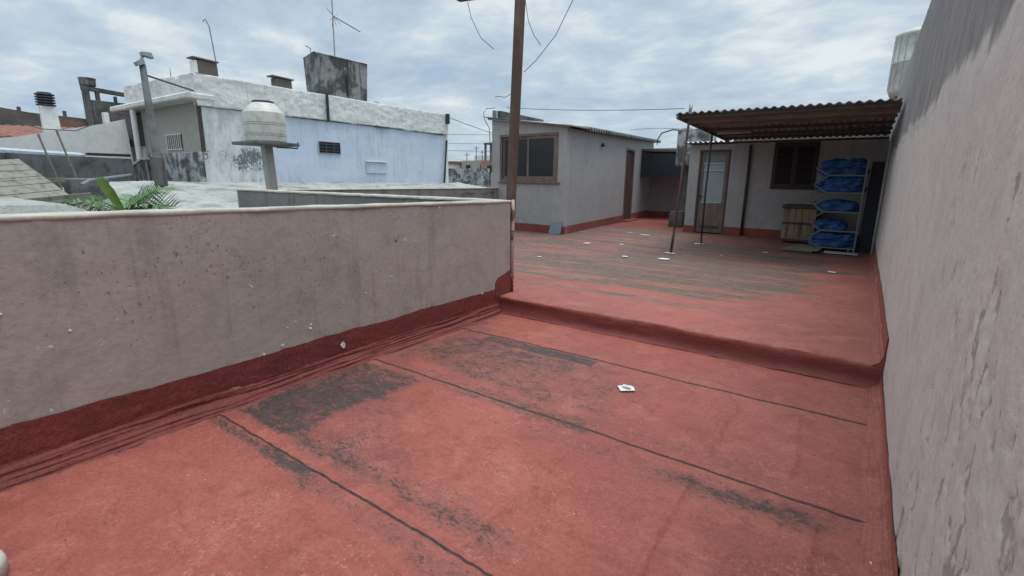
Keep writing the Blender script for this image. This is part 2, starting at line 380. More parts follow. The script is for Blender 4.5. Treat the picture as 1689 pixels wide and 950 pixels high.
TILE = plaster('old_clay_tile', (.30, .12, .075), (.22, .09, .06), stain=(.07, .06, .05), st=.5, st_amt=.7, bump=.6, big=4)
TANKW = simple('off_white_plastic_tank', (.58, .575, .52), .45, 0, .25, 5, .05)
BLACKP = simple('black_plastic', (.02, .025, .03), .5, 0, .3, 9, .05)
WIRE = simple('cable_black', (.07, .075, .08), .6, 0, .2, 9, 0)
ALU = simple('dull_aluminium', (.35, .37, .38), .45, .6, .3, 9, .05)
LAMPM = simple('grey_lamp_housing', (.33, .35, .35), .5, .2, .3, 9, .05)
SLATE = simple('blue_grey_slate', (.16, .20, .24), .7, 0, .5, 9, .3, c2=(.09, .11, .13))
GREENP = simple('pale_green_pipe', (.36, .42, .34), .6, 0, .3, 9, .1)
LEAF = simple('palm_leaf_green', (.075, .16, .055), .5, 0, .4, 6, .05, c2=(.14, .22, .08))
LEAFD = simple('dry_palm_leaf', (.20, .20, .15), .8, 0, .4, 6, .05)
LEAFY = simple('young_palm_spear', (.17, .28, .06), .5, 0, .3, 6, .05)
TRUNK = simple('palm_trunk', (.16, .12, .08), .9, 0, .5, 9, .5)
EARTH = plaster('street_ground', (.12, .115, .10), (.09, .085, .08), st=.6, st_amt=.5, bump=.3, big=.05)

def brickmat(name, c1, c2, mort, sc=6.):
    m, t, b, co = newmat(name, .9)
    sx = t.new('ShaderNodeSeparateXYZ'); t.l.new(co, sx.inputs[0])
    cx = t.new('ShaderNodeCombineXYZ'); t.put(cx.inputs[0], t.math('ADD', sx.outputs[0], sx.outputs[1])); t.l.new(sx.outputs[2], cx.inputs[1])
    br = t.new('ShaderNodeTexBrick'); t.l.new(cx.outputs[0], br.inputs['Vector']); t.put(br.inputs['Color1'], c1); t.put(br.inputs['Color2'], c2); t.put(br.inputs['Mortar'], mort)
    br.inputs['Scale'].default_value = sc; br.inputs['Mortar Size'].default_value = .02
    n = t.noise(co, 1.5, 8, .7, .4); c = t.mix(t.ramp(n, .45, .62, 0, .75), br.outputs['Color'], (.08, .075, .07))
    t.put(b.inputs['Base Color'], c); t.l.new(t.bump(br.outputs['Fac'], -.4, .02), b.inputs['Normal'])
    return m
BRICK = brickmat('old_brick', (.28, .11, .07), (.20, .09, .06), (.2, .18, .16), 4.5)
BRICKD = brickmat('grimy_brick', (.16, .12, .10), (.12, .10, .09), (.15, .14, .13), 4.5)
BRICKP = brickmat('tank_pillar_brick', (.24, .14, .10), (.17, .10, .08), (.3, .28, .26), 4.5)

def glassmat(name, c, rough=.12):
    m, t, b, co = newmat(name, rough); n = t.noise(co, 1.5, 4, .6)
    t.put(b.inputs['Base Color'], t.mix(n, c, tuple(x*1.6 for x in c))); b.inputs['Specular IOR Level'].default_value = .35
    return m
GLASSD = glassmat('dark_window_glass', (.020, .020, .022), .2)
GLASSF = glassmat('frosted_door_glass', (.22, .25, .26), .35)

def bluefab():
    m, t, b, co = newmat('blue_tarpaulin', .5)
    n = t.noise(co, 7, 5, .6, .8); c = t.mix(t.ramp(n, .35, .65), (.010, .055, .17), (.018, .12, .34))
    n2 = t.noise(t.mapping(co, loc=(4, 1, 1)), 9, 3, .6, 1.4); c = t.mix(t.ramp(n2, .66, .70, 0, .7), c, (.35, .42, .5))
    t.put(b.inputs['Base Color'], c); t.l.new(t.bump(t.noise(co, 16, 3, .6, 1.0), .9, .03), b.inputs['Normal'])
    return m
BLUEF = bluefab()

# ================================================================== GROUND
g = MB().box(-900, 900, -900, 900, -4.2, -4.0).build('ground', EARTH); tag(g, kind='structure')

XL, XR, YS = -3.5, .31, 4.69       # faces of the left parapet, right wall, and the step
# ------------------------------------------------------------------ lower terrace floor
dx = .0125
xs = np.arange(XL-.02, XR+.02, dx); ys = np.unique(np.round(np.concatenate([np.arange(-4, .2, .06), np.arange(.2, YS+.02, dx)]+[np.arange(q-.035, q+.035, .003) for q in (1.36, 2.68, 3.88)]), 4))
Xg, Yg = np.meshgrid(xs, ys)
def lap(y, y0, h=.006, wv=None):      # membrane overlap: sheet above y0 sits on the one below
    return h*np.exp(-np.clip(y-y0, 0, None)/.09)*(y > y0)
wav = (fbm(Xg*1.3, Yg*0+3, 5)-.5)*.02+(fbm(Xg*9, Yg*0+8, 15)-.5)*.012
H = np.zeros_like(Xg)
for y0 in (0.1, 1.36, 2.68, 3.88): H += lap(Yg+wav, y0, .009)
H += (fbm(Xg*.9, Yg*.9, 2)-.5)*.022 + (fbm(Xg*5, Yg*9, 9, 3)-.5)*.004
def ridge(x0, ya, yb, h, w=.022, sl=0.):
    xx = Xg-x0-sl*(Yg-ya)-(fbm(Yg*2.2, Yg*0+x0*7, 31)-.5)*.09
    return h*np.exp(-(xx/w)**2)*sstep(ya, ya+.12, Yg)*(1-sstep(yb-.15, yb, Yg))
for a in ((-.56, 1.45, 2.62, 0.0170), (-.55, 2.75, 3.75, 0.0136), (-1.23, 1.42, 2.5, 0.0136), (-1.62, 2.8, 3.75, 0.0102), (-.9, .2, 1.3, 0.0102), (-2.0, .3, 1.3, 0.0085),
          (-1.05, 2.9, 3.6, 0.0119), (.02, .3, 2.6, 0.0119), (-1.9, 1.5, 2.6, 0.0068), (-.15, 2.8, 3.8, 0.0102)): H += ridge(*a)
# wrinkled patches
wr = sstep(.52, .68, fbm(Xg*1.2, Yg*1.2, 41)); H += (.25+wr)*.010*(fbm(Xg*11+fbm(Xg*3, Yg*3, 4)*6, Yg*15, 44, 3)-.5)*1.6
# dirt
D = np.full_like(Xg, -.62)
def blob(x0, x1, y0, y1, s, soft=.12, wob=.12, seed=0):
    soft = max(soft*1.7, .05) if soft > .035 else soft
    wx = (fbm(Xg*2.5, Yg*2.5, 60+seed)-.5)*2*wob; wy = (fbm(Xg*2.5+9, Yg*2.5, 80+seed)-.5)*2*wob
    m_ = sstep(x0-soft, x0+soft, Xg+wx)*(1-sstep(x1-soft, x1+soft, Xg+wx))*sstep(y0-soft*.5, y0+soft*.5, Yg+wy*.5)*(1-sstep(y1-soft*.5, y1+soft*.5, Yg+wy*.5))
    return m_*s
ad = [blob(-3.42, -2.75, 1.45, 2.62, 1.9, .08, .10, 1), blob(-3.35, -2.0, 1.44, 1.60, 1.25, .12, .09, 2), blob(-2.6, -1.0, 1.44, 1.62, 1.05, .12, .08, 3),
      blob(-3.45, -2.3, 1.26, 1.36, 1.35, .05, .04, 4), blob(-3.2, -.9, 1.20, 1.36, .75, .1, .08, 5),
      blob(-3.45, -1.2, 2.58, 2.84, 1.1, .08, .07, 6), blob(-3.3, -1.7, 2.8, 3.75, 1.22, .15, .25, 7), blob(-3.0, -1.75, 3.70, 3.86, 1.9, .03, .01, 8),
      blob(-3.42, -3.05, 2.75, 4.1, 1.1, .08, .10, 9), blob(-.75, .12, 2.42, 2.60, 1.25, .12, .06, 10), blob(-1.4, -.2, 2.72, 2.9, .6, .12, .06, 11),
      blob(-3.45, .1, 3.92, 4.02, .35, .1, .05, 12), blob(-3.46, -3.36, .2, 4.6, .8, .05, .04, 13), blob(-2.4, .25, 2.50, 2.66, .5, .1, .06, 14),
      blob(-2.6, -1.7, 2.0, 2.35, .35, .1, .2, 15), blob(-3.0, -2.2, 1.0, 1.2, .35, .1, .15, 16)]
ad += [blob(-3.46, -3.2, 1.3, 4.3, 1.2, .12, .15, 31), blob(-3.44, -2.5, 1.5, 2.5, 1.1, .4, .35, 32), blob(-2.8, -1.9, 1.5, 1.95, .75, .3, .25, 33), blob(-3.42, -2.95, 1.45, 2.62, 1.7, .2, .25, 21), blob(-3.0, -1.3, 1.45, 1.75, .8, .15, .2, 22), blob(-3.4, -1.3, 2.72, 3.85, .95, .25, .3, 23), blob(-2.2, .1, 2.35, 2.62, .75, .2, .1, 24), blob(-2.6, .1, 1.2, 1.34, .5, .2, .06, 25), blob(-3.45, .2, 3.9, 4.15, .4, .1, .1, 26)]
D = D+np.minimum(np.maximum.reduce(ad), 1.55)+1.1*(fbm(Xg*1.1, Yg*1.1, 90)-.5)+.35*(fbm(Xg*5, Yg*5, 91)-.5)
for y0 in (1.36, 2.68, 3.88): D = np.maximum(D, 3.4*np.exp(-((Yg+wav-y0+.003)/.0045)**2)-.9)   # grime caught under the lap
fl = gridmesh('terrace_floor', np.stack([Xg, Yg, H], -1), RED, {'dirt': D}); tag(fl, kind='structure')

# ------------------------------------------------------------------ upper terrace floor with its step
ZU = .20
xs = np.concatenate([np.arange(-8.6, -3.75, .05), np.arange(-3.75, XR+.02, .02)]); 
prof = [(YS-.06, .004), (YS-.035, .012), (YS-.012, .035), (YS, .07), (YS+.002, .11), (YS-.004, .15), (YS-.003, .184), (YS+.003, .195), (YS+.014, .2), (YS+.035, .2)]
ysu = np.arange(YS+.05, 14.4, .025)
V = np.array([p for p in prof]+[(y, ZU) for y in ysu])
Xg = np.repeat(xs[None, :], len(V), 0); Yg = np.repeat(V[:, 0][:, None], len(xs), 1); Zg = np.repeat(V[:, 1][:, None], len(xs), 1)
Zc = np.cumsum(np.r_[0, np.hypot(np.diff(V[:, 0]), np.diff(V[:, 1]))]); S = np.repeat(Zc[:, None], len(xs), 1)
isf = S < .24
Yg = Yg+np.where(S < .26, (fbm(Xg*2.5, S*14, 3)-.5)*.04+(fbm(Xg*1.5, S*42+fbm(Xg*2,S*2,7)*5, 6)-.5)*.03*sstep(.24,.2,S), 0)
Zg = Zg+np.where(S > .2, (fbm(Xg*.8, Yg*.8, 12)-.5)*.024+(fbm(Xg*4, Yg*8, 19, 3)-.5)*.007, (fbm(Xg*3, S*3, 13)-.5)*.012)
for y0 in (5.9, 6.95, 8.0, 9.05, 10.1, 11.2, 12.3): Zg += .006*np.exp(-np.clip(Yg-y0, 0, None)/.09)*(Yg > y0)
DD = -.48+1.52*sstep(4.9, 7.4, Yg-(fbm(Xg*.7, Yg*.7, 70)-.5)*1.6-np.clip(Xg+1.6, 0, 9)*.9)
st_ = fbm(Xg*.9, Yg*7, 71, 4); DD += (st_-.5)*3.0*sstep(5.0, 6.2, Yg)+(fbm(Xg*1.2, Yg*14, 75, 3)-.5)*2.2*sstep(5.0, 6.2, Yg)
DD -= 1.3*sstep(-.75, -.05, Xg+(fbm(Xg*1.5, Yg*1.5, 72)-.5)*.5)*(1-sstep(10.5, 12, Yg)*.6)
def gb(xc, yc, sx, sy, a): return a*np.exp(-((Xg-xc)/sx)**2-((Yg-yc)/sy)**2)
for a in ((-2.45, 5.72, .22, .06, 1.1), (-1.5, 6.15, .5, .12, .8), (-1.0, 6.5, .5, .10, .7), (-.6, 7.3, .5, .1, .6), (-3.0, 6.5, .6, .15, .5), (-1.2, 5.75, .35, .05, .8), (-2.9, 5.2, .5, .05, .3)): DD += gb(*a)
DD -= .7*sstep(11.0, 12.4, Yg)*(1-sstep(13.2, 14, Yg))*sstep(-4.5, -3, Xg)
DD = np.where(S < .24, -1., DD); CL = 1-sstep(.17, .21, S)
uf = gridmesh('upper_terrace_floor', np.stack([Xg, Yg, Zg], -1), RED_UP, {'dirt': DD, 'riser_tone': CL}); tag(uf, kind='structure')
us = MB().box(-8.6, .4, YS+.02, 24, -.3, .05).box(-8.4, .31, 14.32, 24, .05, .195).build('terrace_slab', BAND2); tag(us, kind='structure')

# ================================================================== LEFT PARAPET
def coord_grid(us_, vs_): return np.meshgrid(us_, vs_)
lp = thing('parapet_wall', 'mauve plastered parapet along the left of the lower terrace with dark red skirting', 'wall', (XL-.08, .5, 0))
yv = np.concatenate([np.arange(-4, .1, .06), np.arange(.1, 4.905, .015)]); zv = np.arange(-.02, 1.345, .015)
Yw, Zw = np.meshgrid(yv, zv); Zt = 1.378-.0085*(Yw-.5)
Zw = Zw/1.33*Zt
Xw = XL+(fbm(Yw*1.2, Zw*1.2, 21)-.5)*.012+(fbm(Yw*7, Zw*7, 22)-.5)*.003
Dw = -.6+1.0*np.exp(-((Yw-.88)/.09)**2-((Zw-1.07)/.10)**2)+.55*np.exp(-((Yw-.75)/.1)**2-((Zw-1.27)/.06)**2)
Dw += .45*np.exp(-((Zt-Zw)/.03)**2)*(fbm(Yw*4, Yw*0, 23)*1.6) + .35*np.exp(-((Zt-Zw)/.14)**2)*sstep(.5, .7, fbm(Yw*7, Zw*1.0, 24))
for (yy, zz_, a) in ((2.95, 1.16, .035), (3.05, 1.12, .03), (2.95, .88, .04), (2.2, .55, .05), (2.3, .42, .035), (3.4, .62, .04), (1.9, .62, .04), (3.6, 1.2, .03), (4.2, .7, .03), (2.6, 1.2, .02)):
    Dw += .9*np.exp(-((Yw-yy)/a)**2-((Zw-zz_)/(a*.45))**2)
gridmesh('wall', np.stack([Xw, Yw, Zw], -1)[:, ::-1], P_LEFT, {'dirt': Dw}, lp)
m = MB(); m.hexa([(XL-.16, -4, -.3), (XL-.012, -4, -.3), (XL-.012, 4.893, -.3), (XL-.16, 4.893, -.3)], [(XL-.16, -4, 1.40), (XL-.012, -4, 1.40), (XL-.012, 4.893, 1.325), (XL-.16, 4.893, 1.325)]).box(XL-.013, XL-.002, 4.885, 4.895, .2, 1.33)
m.build('wall_core', P_LEFT, lp)
yc = np.arange(-4, 4.92, .03); cs = [(-.172, -.012), (-.170, .008), (-.15, .013), (-.05, .014), (-.002, .013), (.007, .004), (.006, -.016), (-.004, -.020)]
Yc, K = np.meshgrid(yc, np.arange(len(cs)))
Xc = XL+np.array(cs)[K, 0]+(fbm(Yc*6, K*1.7, 25)-.5)*.012; Zc_ = 1.378-.0085*(Yc-.5)+np.array(cs)[K, 1]+(fbm(Yc*5, K*.6, 26)-.5)*.012
gridmesh('cap', np.stack([Xc, Yc, Zc_], -1), CAPM, None, lp)
# red skirting: upstand on the wall, wrinkled membrane cove onto the floor
def skirting(name, face, sign, ya, yb, zt, parent, seed, mat=BAND, dz=.012, z0=0., foot=.13, coh=.12):
    yy = np.arange(ya, yb, .014); nS = 46
    YY, T = np.meshgrid(yy, np.linspace(0, 1, nS))
    ztop = zt+(fbm(YY*2.3, YY*0, seed)-.5)*.03+(fbm(YY*12, YY*0, seed+1)-.5)*.014
    a = .5      # first half: flat upstand; second: cove
    off = np.where(T < a, .007, .007+foot*((T-a)/(1-a))**1.6)
    z = np.where(T < a, ztop-(ztop-coh)*(T/a), coh*(1-((T-a)/(1-a)))**1.35)
    wr_ = (fbm(YY*1.6, T*26+fbm(YY*1.1, T*2, seed+3)*5, seed+2, 3)-.5)
    amp = .022*sstep(.42, .62, T)*(1-.5*sstep(.9, 1, T))
    off = off+wr_*amp*1.8+(fbm(YY*6, T*8, seed+4)-.5)*.004; z = z+wr_*amp*.7
    z = np.where(T > .985, -.004, z)
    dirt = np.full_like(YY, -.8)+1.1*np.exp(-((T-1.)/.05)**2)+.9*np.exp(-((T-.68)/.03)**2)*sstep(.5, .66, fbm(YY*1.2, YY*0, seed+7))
    X_ = face+sign*off
    G = np.stack([X_, YY, z0+z], -1)
    if sign > 0: G = G[:, ::-1]
    else: pass
    d2 = dirt[:, ::-1] if sign > 0 else dirt
    return gridmesh(name, G[::-1], mat, {'dirt': d2[::-1]}, parent)
skirting('skirting', XL, 1, -4, 4.70, .30, lp, 200, foot=.10)
# raised end of the skirting by the post
m = MB(); pts = []
m.prism([(4.60, .19), (4.91, .2), (4.91, .50), (4.80, .47), (4.64, .43), (4.60, .38)], 'x', XL-.01, XL+.012); m.build('skirting_end', BAND, lp)
m = MB()
def flake(m, y, z, r, x0, th=.004, n=9, seed=0, sy=1.):
    rr = random.Random(seed); pts = [(y+math.cos(2*math.pi*k/n)*r*sy*rr.uniform(.6, 1.1), z+math.sin(2*math.pi*k/n)*r*rr.uniform(.6, 1.1)) for k in range(n)]
    m.prism(pts, 'x', x0, x0+th)
flake(m, 2.43, .19, .030, XL+.004, .012, 11, 3, .8)
for y, z, r in ((2.143, .409, .012), (2.15, .44, .008), (1.75, .30, .010), (1.95, .46, .006), (2.02, .49, .006), (.45, .9, .007), (.7, .75, .008), (2.7, .6, .007), (3.0, .7, .008), (4.35, .29, .012), (.25, .62, .008), (1.9, .33, .01)):
    flake(m, y, z, r, XL-.002, .010, 8, int(y*100))
m.build('bare_patch', PAPER, lp)

# ================================================================== RIGHT BOUNDARY WALL
rw = thing('boundary_wall', 'tall pale pink plastered boundary wall on the right with raw grey render along its top', 'wall', (XR+.1, 5, 0))
yv = np.concatenate([np.arange(-4, .6, .05), np.arange(.6, 5, .015), np.arange(5, 16.5, .035)]); T = np.concatenate([np.linspace(0, .6, 130), np.linspace(.607, 1, 60)])
Yw, T = np.meshgrid(yv, T)
ztop = 3.67-.012*np.clip(Yw-10, 0, 9)**1.5+(fbm(Yw*3, Yw*0, 131)-.5)*.04
Zw = -.02+(ztop+.02)*T
Xw = XR-(fbm(Yw*1.1, Zw*1.1, 121)-.5)*.022-(fbm(Yw*6, Zw*6, 122)-.5)*.008
gate = sstep(3.3, 1.9, Yw+(fbm(Yw*2, Zw*2, 119)-.5))*sstep(2.0, 1.2, Zw+(fbm(Yw*3, Zw*2, 118)-.5)*1.2)
pe = gate*sstep(.44, .56, fbm(Yw*17+Zw*1.0, Zw*6, 123, 5, .7))*sstep(.38, .52, fbm(Yw*5, Zw*2, 117))+.8*sstep(.60, .70, fbm(Yw*6, Zw*1.6, 124, 4))*sstep(6, 4.2, Yw)*sstep(2.1, 1.6, Zw)
Dw = -.85+1.45*pe
for (yy, zz_, a, b_, k_) in ((1.78, 1.56, .012, .09, 1.6), (3.4, .55, .02, .12, 1.1), (4.4, .75, .04, .22, 1.2), (1.95, .9, .012, .05, 1.4), (3.2, 1.0, .015, .05, 1.2), (2.2, .45, .02, .06, 1.4), (2.6, .8, .015, .05, 1.3)):
    Dw += k_*np.exp(-((Yw-yy-(Zw-zz_)*.05)/a)**2-((Zw-zz_)/b_)**2)
RWm = sstep(-.10, .12, Zw-(2.17+(fbm(Yw*1.5, Yw*0, 128)-.5)*.3+(fbm(Yw*9, Zw*2, 129)-.5)*.14))
MO = .62*np.exp(-((Zw-2.12-(fbm(Yw*1.5, Yw*0, 128)-.5)*.3)/.05)**2)*sstep(3, 5, Yw)+.5*np.exp(-((Yw-6.2)/.22)**2)*sstep(2.2, 1.9, Zw)*sstep(.35, .55, fbm(Yw*9, Zw*2, 151))+.35*np.exp(-((Yw-8.5)/.5)**2)*sstep(2.3, 2.0, Zw)
Xw = Xw+.007*sstep(.2, .7, Dw+(fbm(Yw*20, Zw*20, 130)-.5))+.006*RWm
G_ = np.stack([Xw, Yw, Zw], -1); tp = [G_[-1:].copy() for _ in range(3)]
for q_, (dx_, dz_) in zip(tp, ((.03, .006), (.12, .01), (.29, -.01))): q_[..., 0] = XR+dx_; q_[..., 2] += dz_
ex = lambda A, v=None: np.concatenate([A]+[A[-1:]]*3, 0)
gridmesh('wall', np.concatenate([G_]+tp, 0), P_RIGHT, {'dirt': ex(Dw), 'raw': ex(RWm), 'moss': ex(MO)}, rw)
MB().box(XR+.02, XR+.29, -4, 16.5, -.3, 3.40).build('wall_core', RAW, rw)
skirting('skirting', XR, -1, -4, 4.70, .13, rw, 300, mat=RED, foot=.11, coh=.06)
skirting('upper_skirting', XR, -1, 4.66, 13.2, .24, rw, 340, mat=RED, z0=.2, foot=.07, coh=.07)
MB().prism([(4.695, .2), (4.695, .42), (4.72, .42), (4.72, .2)], 'x', XR-.012, XR).prism([(XR-.07, .19), (XR, .19), (XR, .42), (XR-.010, .41), (XR-.014, .28), (XR-.03, .225)], 'y', 4.672, 4.70).build('skirting_end', RED, rw)

# pipe on the wall
m = MB().tube([(XR-.035, 12.05, .22), (XR-.035, 12.08, 1.2), (XR-.035, 12.1, 2.42)], .022, 10); o = m.build('wall_pipe', GREENP, None, True); tag(rebase(o, (XR-.035, 12.05, .22)), 'thin pale green pipe running up the right boundary wall beside the rack', 'pipe')

# ================================================================== GREY CROSS WALL and back parapet
gw = thing('dividing_wall', 'low grey rendered wall with a pale cap running left from behind the mauve parapet', 'wall', (-6.9, 5, 0))
m = MB().box(-10.2, XL-.17, 4.90, 5.05, -4, 1.325, .01); m.build('wall', GREYW, gw)
xc = np.arange(-10.23, XL-.15, .04); cs = [(-.02, -.015), (-.022, .008), (0., .018), (.15, .02), (.172, .008), (.17, -.015)]
Xc, K = np.meshgrid(xc, np.arange(len(cs))); Yc = 4.9+np.array(cs)[K, 0]+(fbm(Xc*6, K*1.7, 27)-.5)*.012; Zc_ = 1.335+np.array(cs)[K, 1]+(fbm(Xc*5, K*.6, 28)-.5)*.012
gridmesh('cap', np.stack([Xc, Yc, Zc_], -1), CAPM, None, gw)
bp = thing('back_parapet', 'low cracked grey parapet on the far left of the upper terrace, meeting the hut', 'wall', (-8.58, 8, .2))
MB().box(-8.66, -8.5, 5.06, 11.29, -4, 1.345, .012).build('wall', GREYW, bp)
MB().box(-8.67, -8.49, 5.06, 11.29, 1.347, 1.375, .008).build('cap', CAPM, bp)
for ya in (9.7, 10.6):
    pts = [(-8.487, ya+i*.11, 1.22+(i % 3)*.02-.02*math.sin(i*1.7)) for i in range(6)]; MB().tube(pts, .006, 4).build('crack', BLACKP, bp)

# ================================================================== STEEL POST at the corner
post = thing('steel_post', 'tall rusty brown square steel post rising from the end of the mauve parapet', 'post', (-3.57, 5.05, .2))
m = MB(); m.hexa([(-3.70, 5.02, .2), (-3.605, 5.02, .2), (-3.605, 5.10, .2), (-3.70, 5.10, .2)], [(-3.493, 5.02, 5.2), (-3.398, 5.02, 5.2), (-3.398, 5.10, 5.2), (-3.493, 5.10, 5.2)])
m.build('pole', RUST, post)
MB().tube([(-3.508, 4.955, .46), (-3.502, 4.955, .9), (-3.500, 4.955, 1.20), (-3.500, 4.957, 1.36)], [.024, .024, .023, .018], 10).build('cream_pipe', PEEL, post, True)
MB().tube([(-3.512, 4.955, .2), (-3.508, 4.955, .458)], .027, 10).build('red_pipe_foot', BAND, post, True)
for z in (.28, .40, .98): MB().tube([(-3.56, 4.935, z), (-3.50, 4.925, z), (-3.45, 4.94, z+.004)], .007, 6).build('wire_tie', RUST, post)
MB().bar((-4.42, 5.03, 3.775), (-3.56, 5.05, 3.715), .07, .06).build('crossarm', RUST, post)
def wire(label, pts, r=.006, group=None, mat=WIRE, sag=0.):
    if sag:
        a, b_ = Vector(pts[0]), Vector(pts[-1]); pts = [a.lerp(b_, i/14)-Vector((0, 0, sag*4*(i/14)*(1-i/14))) for i in range(15)]
    o = MB().tube(pts, r, 5).build('cable', mat, None, True); tag(rebase(o, pts[0]), label, 'cable', group)
    return o
wire('thin loose cable end curling down left of the tall steel post under its crossarm', [(-4.29, 5.05, 3.72), (-4.26, 5.08, 3.55), (-4.12, 5.1, 3.3), (-3.92, 5.1, 3.15)], .004)
wire('thin cable hooking down to the right of the steel post, shorter of the two', [(-3.47, 5.1, 3.62), (-3.42, 5.1, 3.38), (-3.34, 5.1, 3.22), (-3.24, 5.1, 3.1)], .004)
wire('thin cable slanting up to the right from the steel post', [(-3.47, 5.1, 2.84), (-3.3, 5.1, 2.95), (-3.05, 5.1, 3.18), (-2.84, 5.1, 3.51), (-2.7, 5.1, 3.8)], .004)
wire('short curled wire sticking out left of the steel post at half height', [(-3.58, 5.1, 2.72), (-3.64, 5.1, 2.62), (-3.74, 5.1, 2.58), (-3.84, 5.1, 2.60), (-3.90, 5.1, 2.595)], .004)

# ================================================================== HUT
hut = thing('hut', 'small grey plastered hut with a brown sliding window and a corrugated mono-pitch roof', 'hut', (-7.5, 15.5, .2))
C0 = (-8.73, 11.3); C1 = (-6.33, 11.3); C2 = (-7.28, 20.2); C3 = (-8.73, 20.2)
def zr(x): return 3.24-(x+8.73)*.29/2.4 -.0
wx0, wx1, wz0, wz1 = -8.45, -6.58, 1.55, 2.80
m = MB(); th = .15
# front wall around the window opening
m.prism([(C0[0], .2), (C1[0], .2), (C1[0], wz0), (C0[0], wz0)], 'y', 11.3, 11.3+th)
m.prism([(C0[0], wz0), (wx0, wz0), (wx0, wz1), (C0[0], wz1)], 'y', 11.3, 11.3+th)
m.prism([(wx1, wz0), (C1[0], wz0), (C1[0], wz1), (wx1, wz1)], 'y', 11.3, 11.3+th)
m.prism([(C0[0], wz1), (C1[0], wz1), (C1[0], zr(C1[0])-.03), (C0[0], zr(C0[0])-.03)], 'y', 11.3, 11.3+th)
m.build('front_wall', HUT, hut)
# side wall (towards the terrace) with door opening
dv = Vector((C2[0]-C1[0], C2[1]-C1[1], 0)); L = dv.length; dv.normalize(); nv_ = Vector((dv.y, -dv.x, 0))   # outward
def SP(s, z, o=0.): p = Vector((C1[0], C1[1], 0))+dv*s+nv_*o; return (p.x, p.y, z)
def side(m, s0, s1, z0, z1, o0=-.15, o1=0., z1b=None):
    z1b = z1 if z1b is None else z1b
    m.hexa([SP(s0, z0, o0), SP(s0, z0, o1), SP(s1, z0, o1), SP(s1, z0, o0)], [SP(s0, z1, o0), SP(s0, z1, o1), SP(s1, z1b, o1), SP(s1, z1b, o0)])
ds0, ds1, dz1 = 5.2, 6.25, 2.72
def zs(s): return 2.90+.25*s/L
m = MB(); side(m, .155, ds0, .2, zs(.155), z1b=zs(ds0)); side(m, ds1, L, .2, zs(ds1), z1b=zs(L)); side(m, ds0, ds1, dz1, zs(ds0), z1b=zs(ds1))
m.build('side_wall', HUT_S, hut)
m = MB().box(C0[0], C0[0]+.15, 11.46, 20.05, .2, 3.15).box(C0[0], C2[0]-.16, 20.05, 20.2, .2, 3.1); m.build('rear_wall', HUT_S, hut)
dr = MB(); side(dr, ds0+.06, ds1-.06, .24, dz1-.07, -.12, -.07); door = dr.build('door', WOODD, hut)
m = MB(); side(m, ds0, ds0+.06, .2, dz1, -.13, .012); side(m, ds1-.06, ds1, .2, dz1, -.13, .012); side(m, ds0+.06, ds1-.06, dz1-.07, dz1, -.13, .012); m.build('frame', WOODB, door)
m = MB(); side(m, ds0-.05, ds1+.3, .2, .235, -.15, .22); m.build('doorstep', BAND2, hut)
# window
fr = MB(); y0, y1 = 11.285, 11.38
for a in ((wx0, wx1, wz0, wz0+.07), (wx0, wx1, wz1-.07, wz1)): fr.box(a[0], a[1], y0, y1, a[2], a[3], .006)
for a in ((wx0, wx0+.07), (wx1-.07, wx1)): fr.box(a[0], a[1], y0+.002, y1, wz0+.07, wz1-.07)
mid = (wx0+wx1)/2-.02
win = fr.build('window', WOODB, hut)
for (a, b_, yo) in ((wx0+.075, mid+.03, .05), (mid-.01, wx1-.075, .015)):
    s_ = MB()
    for q in ((a, b_, wz0+.075, wz0+.145), (a, b_, wz1-.135, wz1-.075)): s_.box(q[0], q[1], y0+yo, y0+yo+.03, q[2], q[3])
    for q in ((a, a+.06), (b_-.06, b_)): s_.box(q[0], q[1], y0+yo+.002, y0+yo+.028, wz0+.145, wz1-.135)
    s_.build('sash', WOODB, win)
    MB().box(a+.06, b_-.06, y0+yo+.012, y0+yo+.018, wz0+.145, wz1-.135).build('pane', GLASSD, win)
MB().box(wx0+.07, wx1-.07, 11.45, 11.46, wz0+.55, wz0+.57).build('glazing_bar', WOODB, win)
MB().box(wx0-.04, wx1+.08, 11.25, 11.31, wz0-.045, wz0-.003, .008).build('sill', WOODB, win)
MB().box(-8.5, -6.6, 11.6, 11.62, 1.3, 2.9).build('interior_curtain', simple('dim_curtain', (.05, .05, .05), .9), hut)
# skirting band
m = MB(); m.prism([(C0[0]+.24, .2), (-6.318, .2), (-6.318, .40), (-7.2, .425), (-8.0, .42), (C0[0]+.24, .40)], 'y', 11.288, 11.3); 
m.hexa([SP(-.012, .2, 0), SP(-.012, .2, .013), SP(ds0, .2, .013), SP(ds0, .2, 0)], [SP(-.012, .41, 0), SP(-.012, .41, .013), SP(ds0, .43, .013), SP(ds0, .43, 0)])
m.hexa([SP(ds1, .2, 0), SP(ds1, .2, .013), SP(L, .2, .013), SP(L, .2, 0)], [SP(ds1, .43, 0), SP(ds1, .43, .013), SP(L, .45, .013), SP(L, .45, 0)])
m.build('skirting', BAND2, hut)
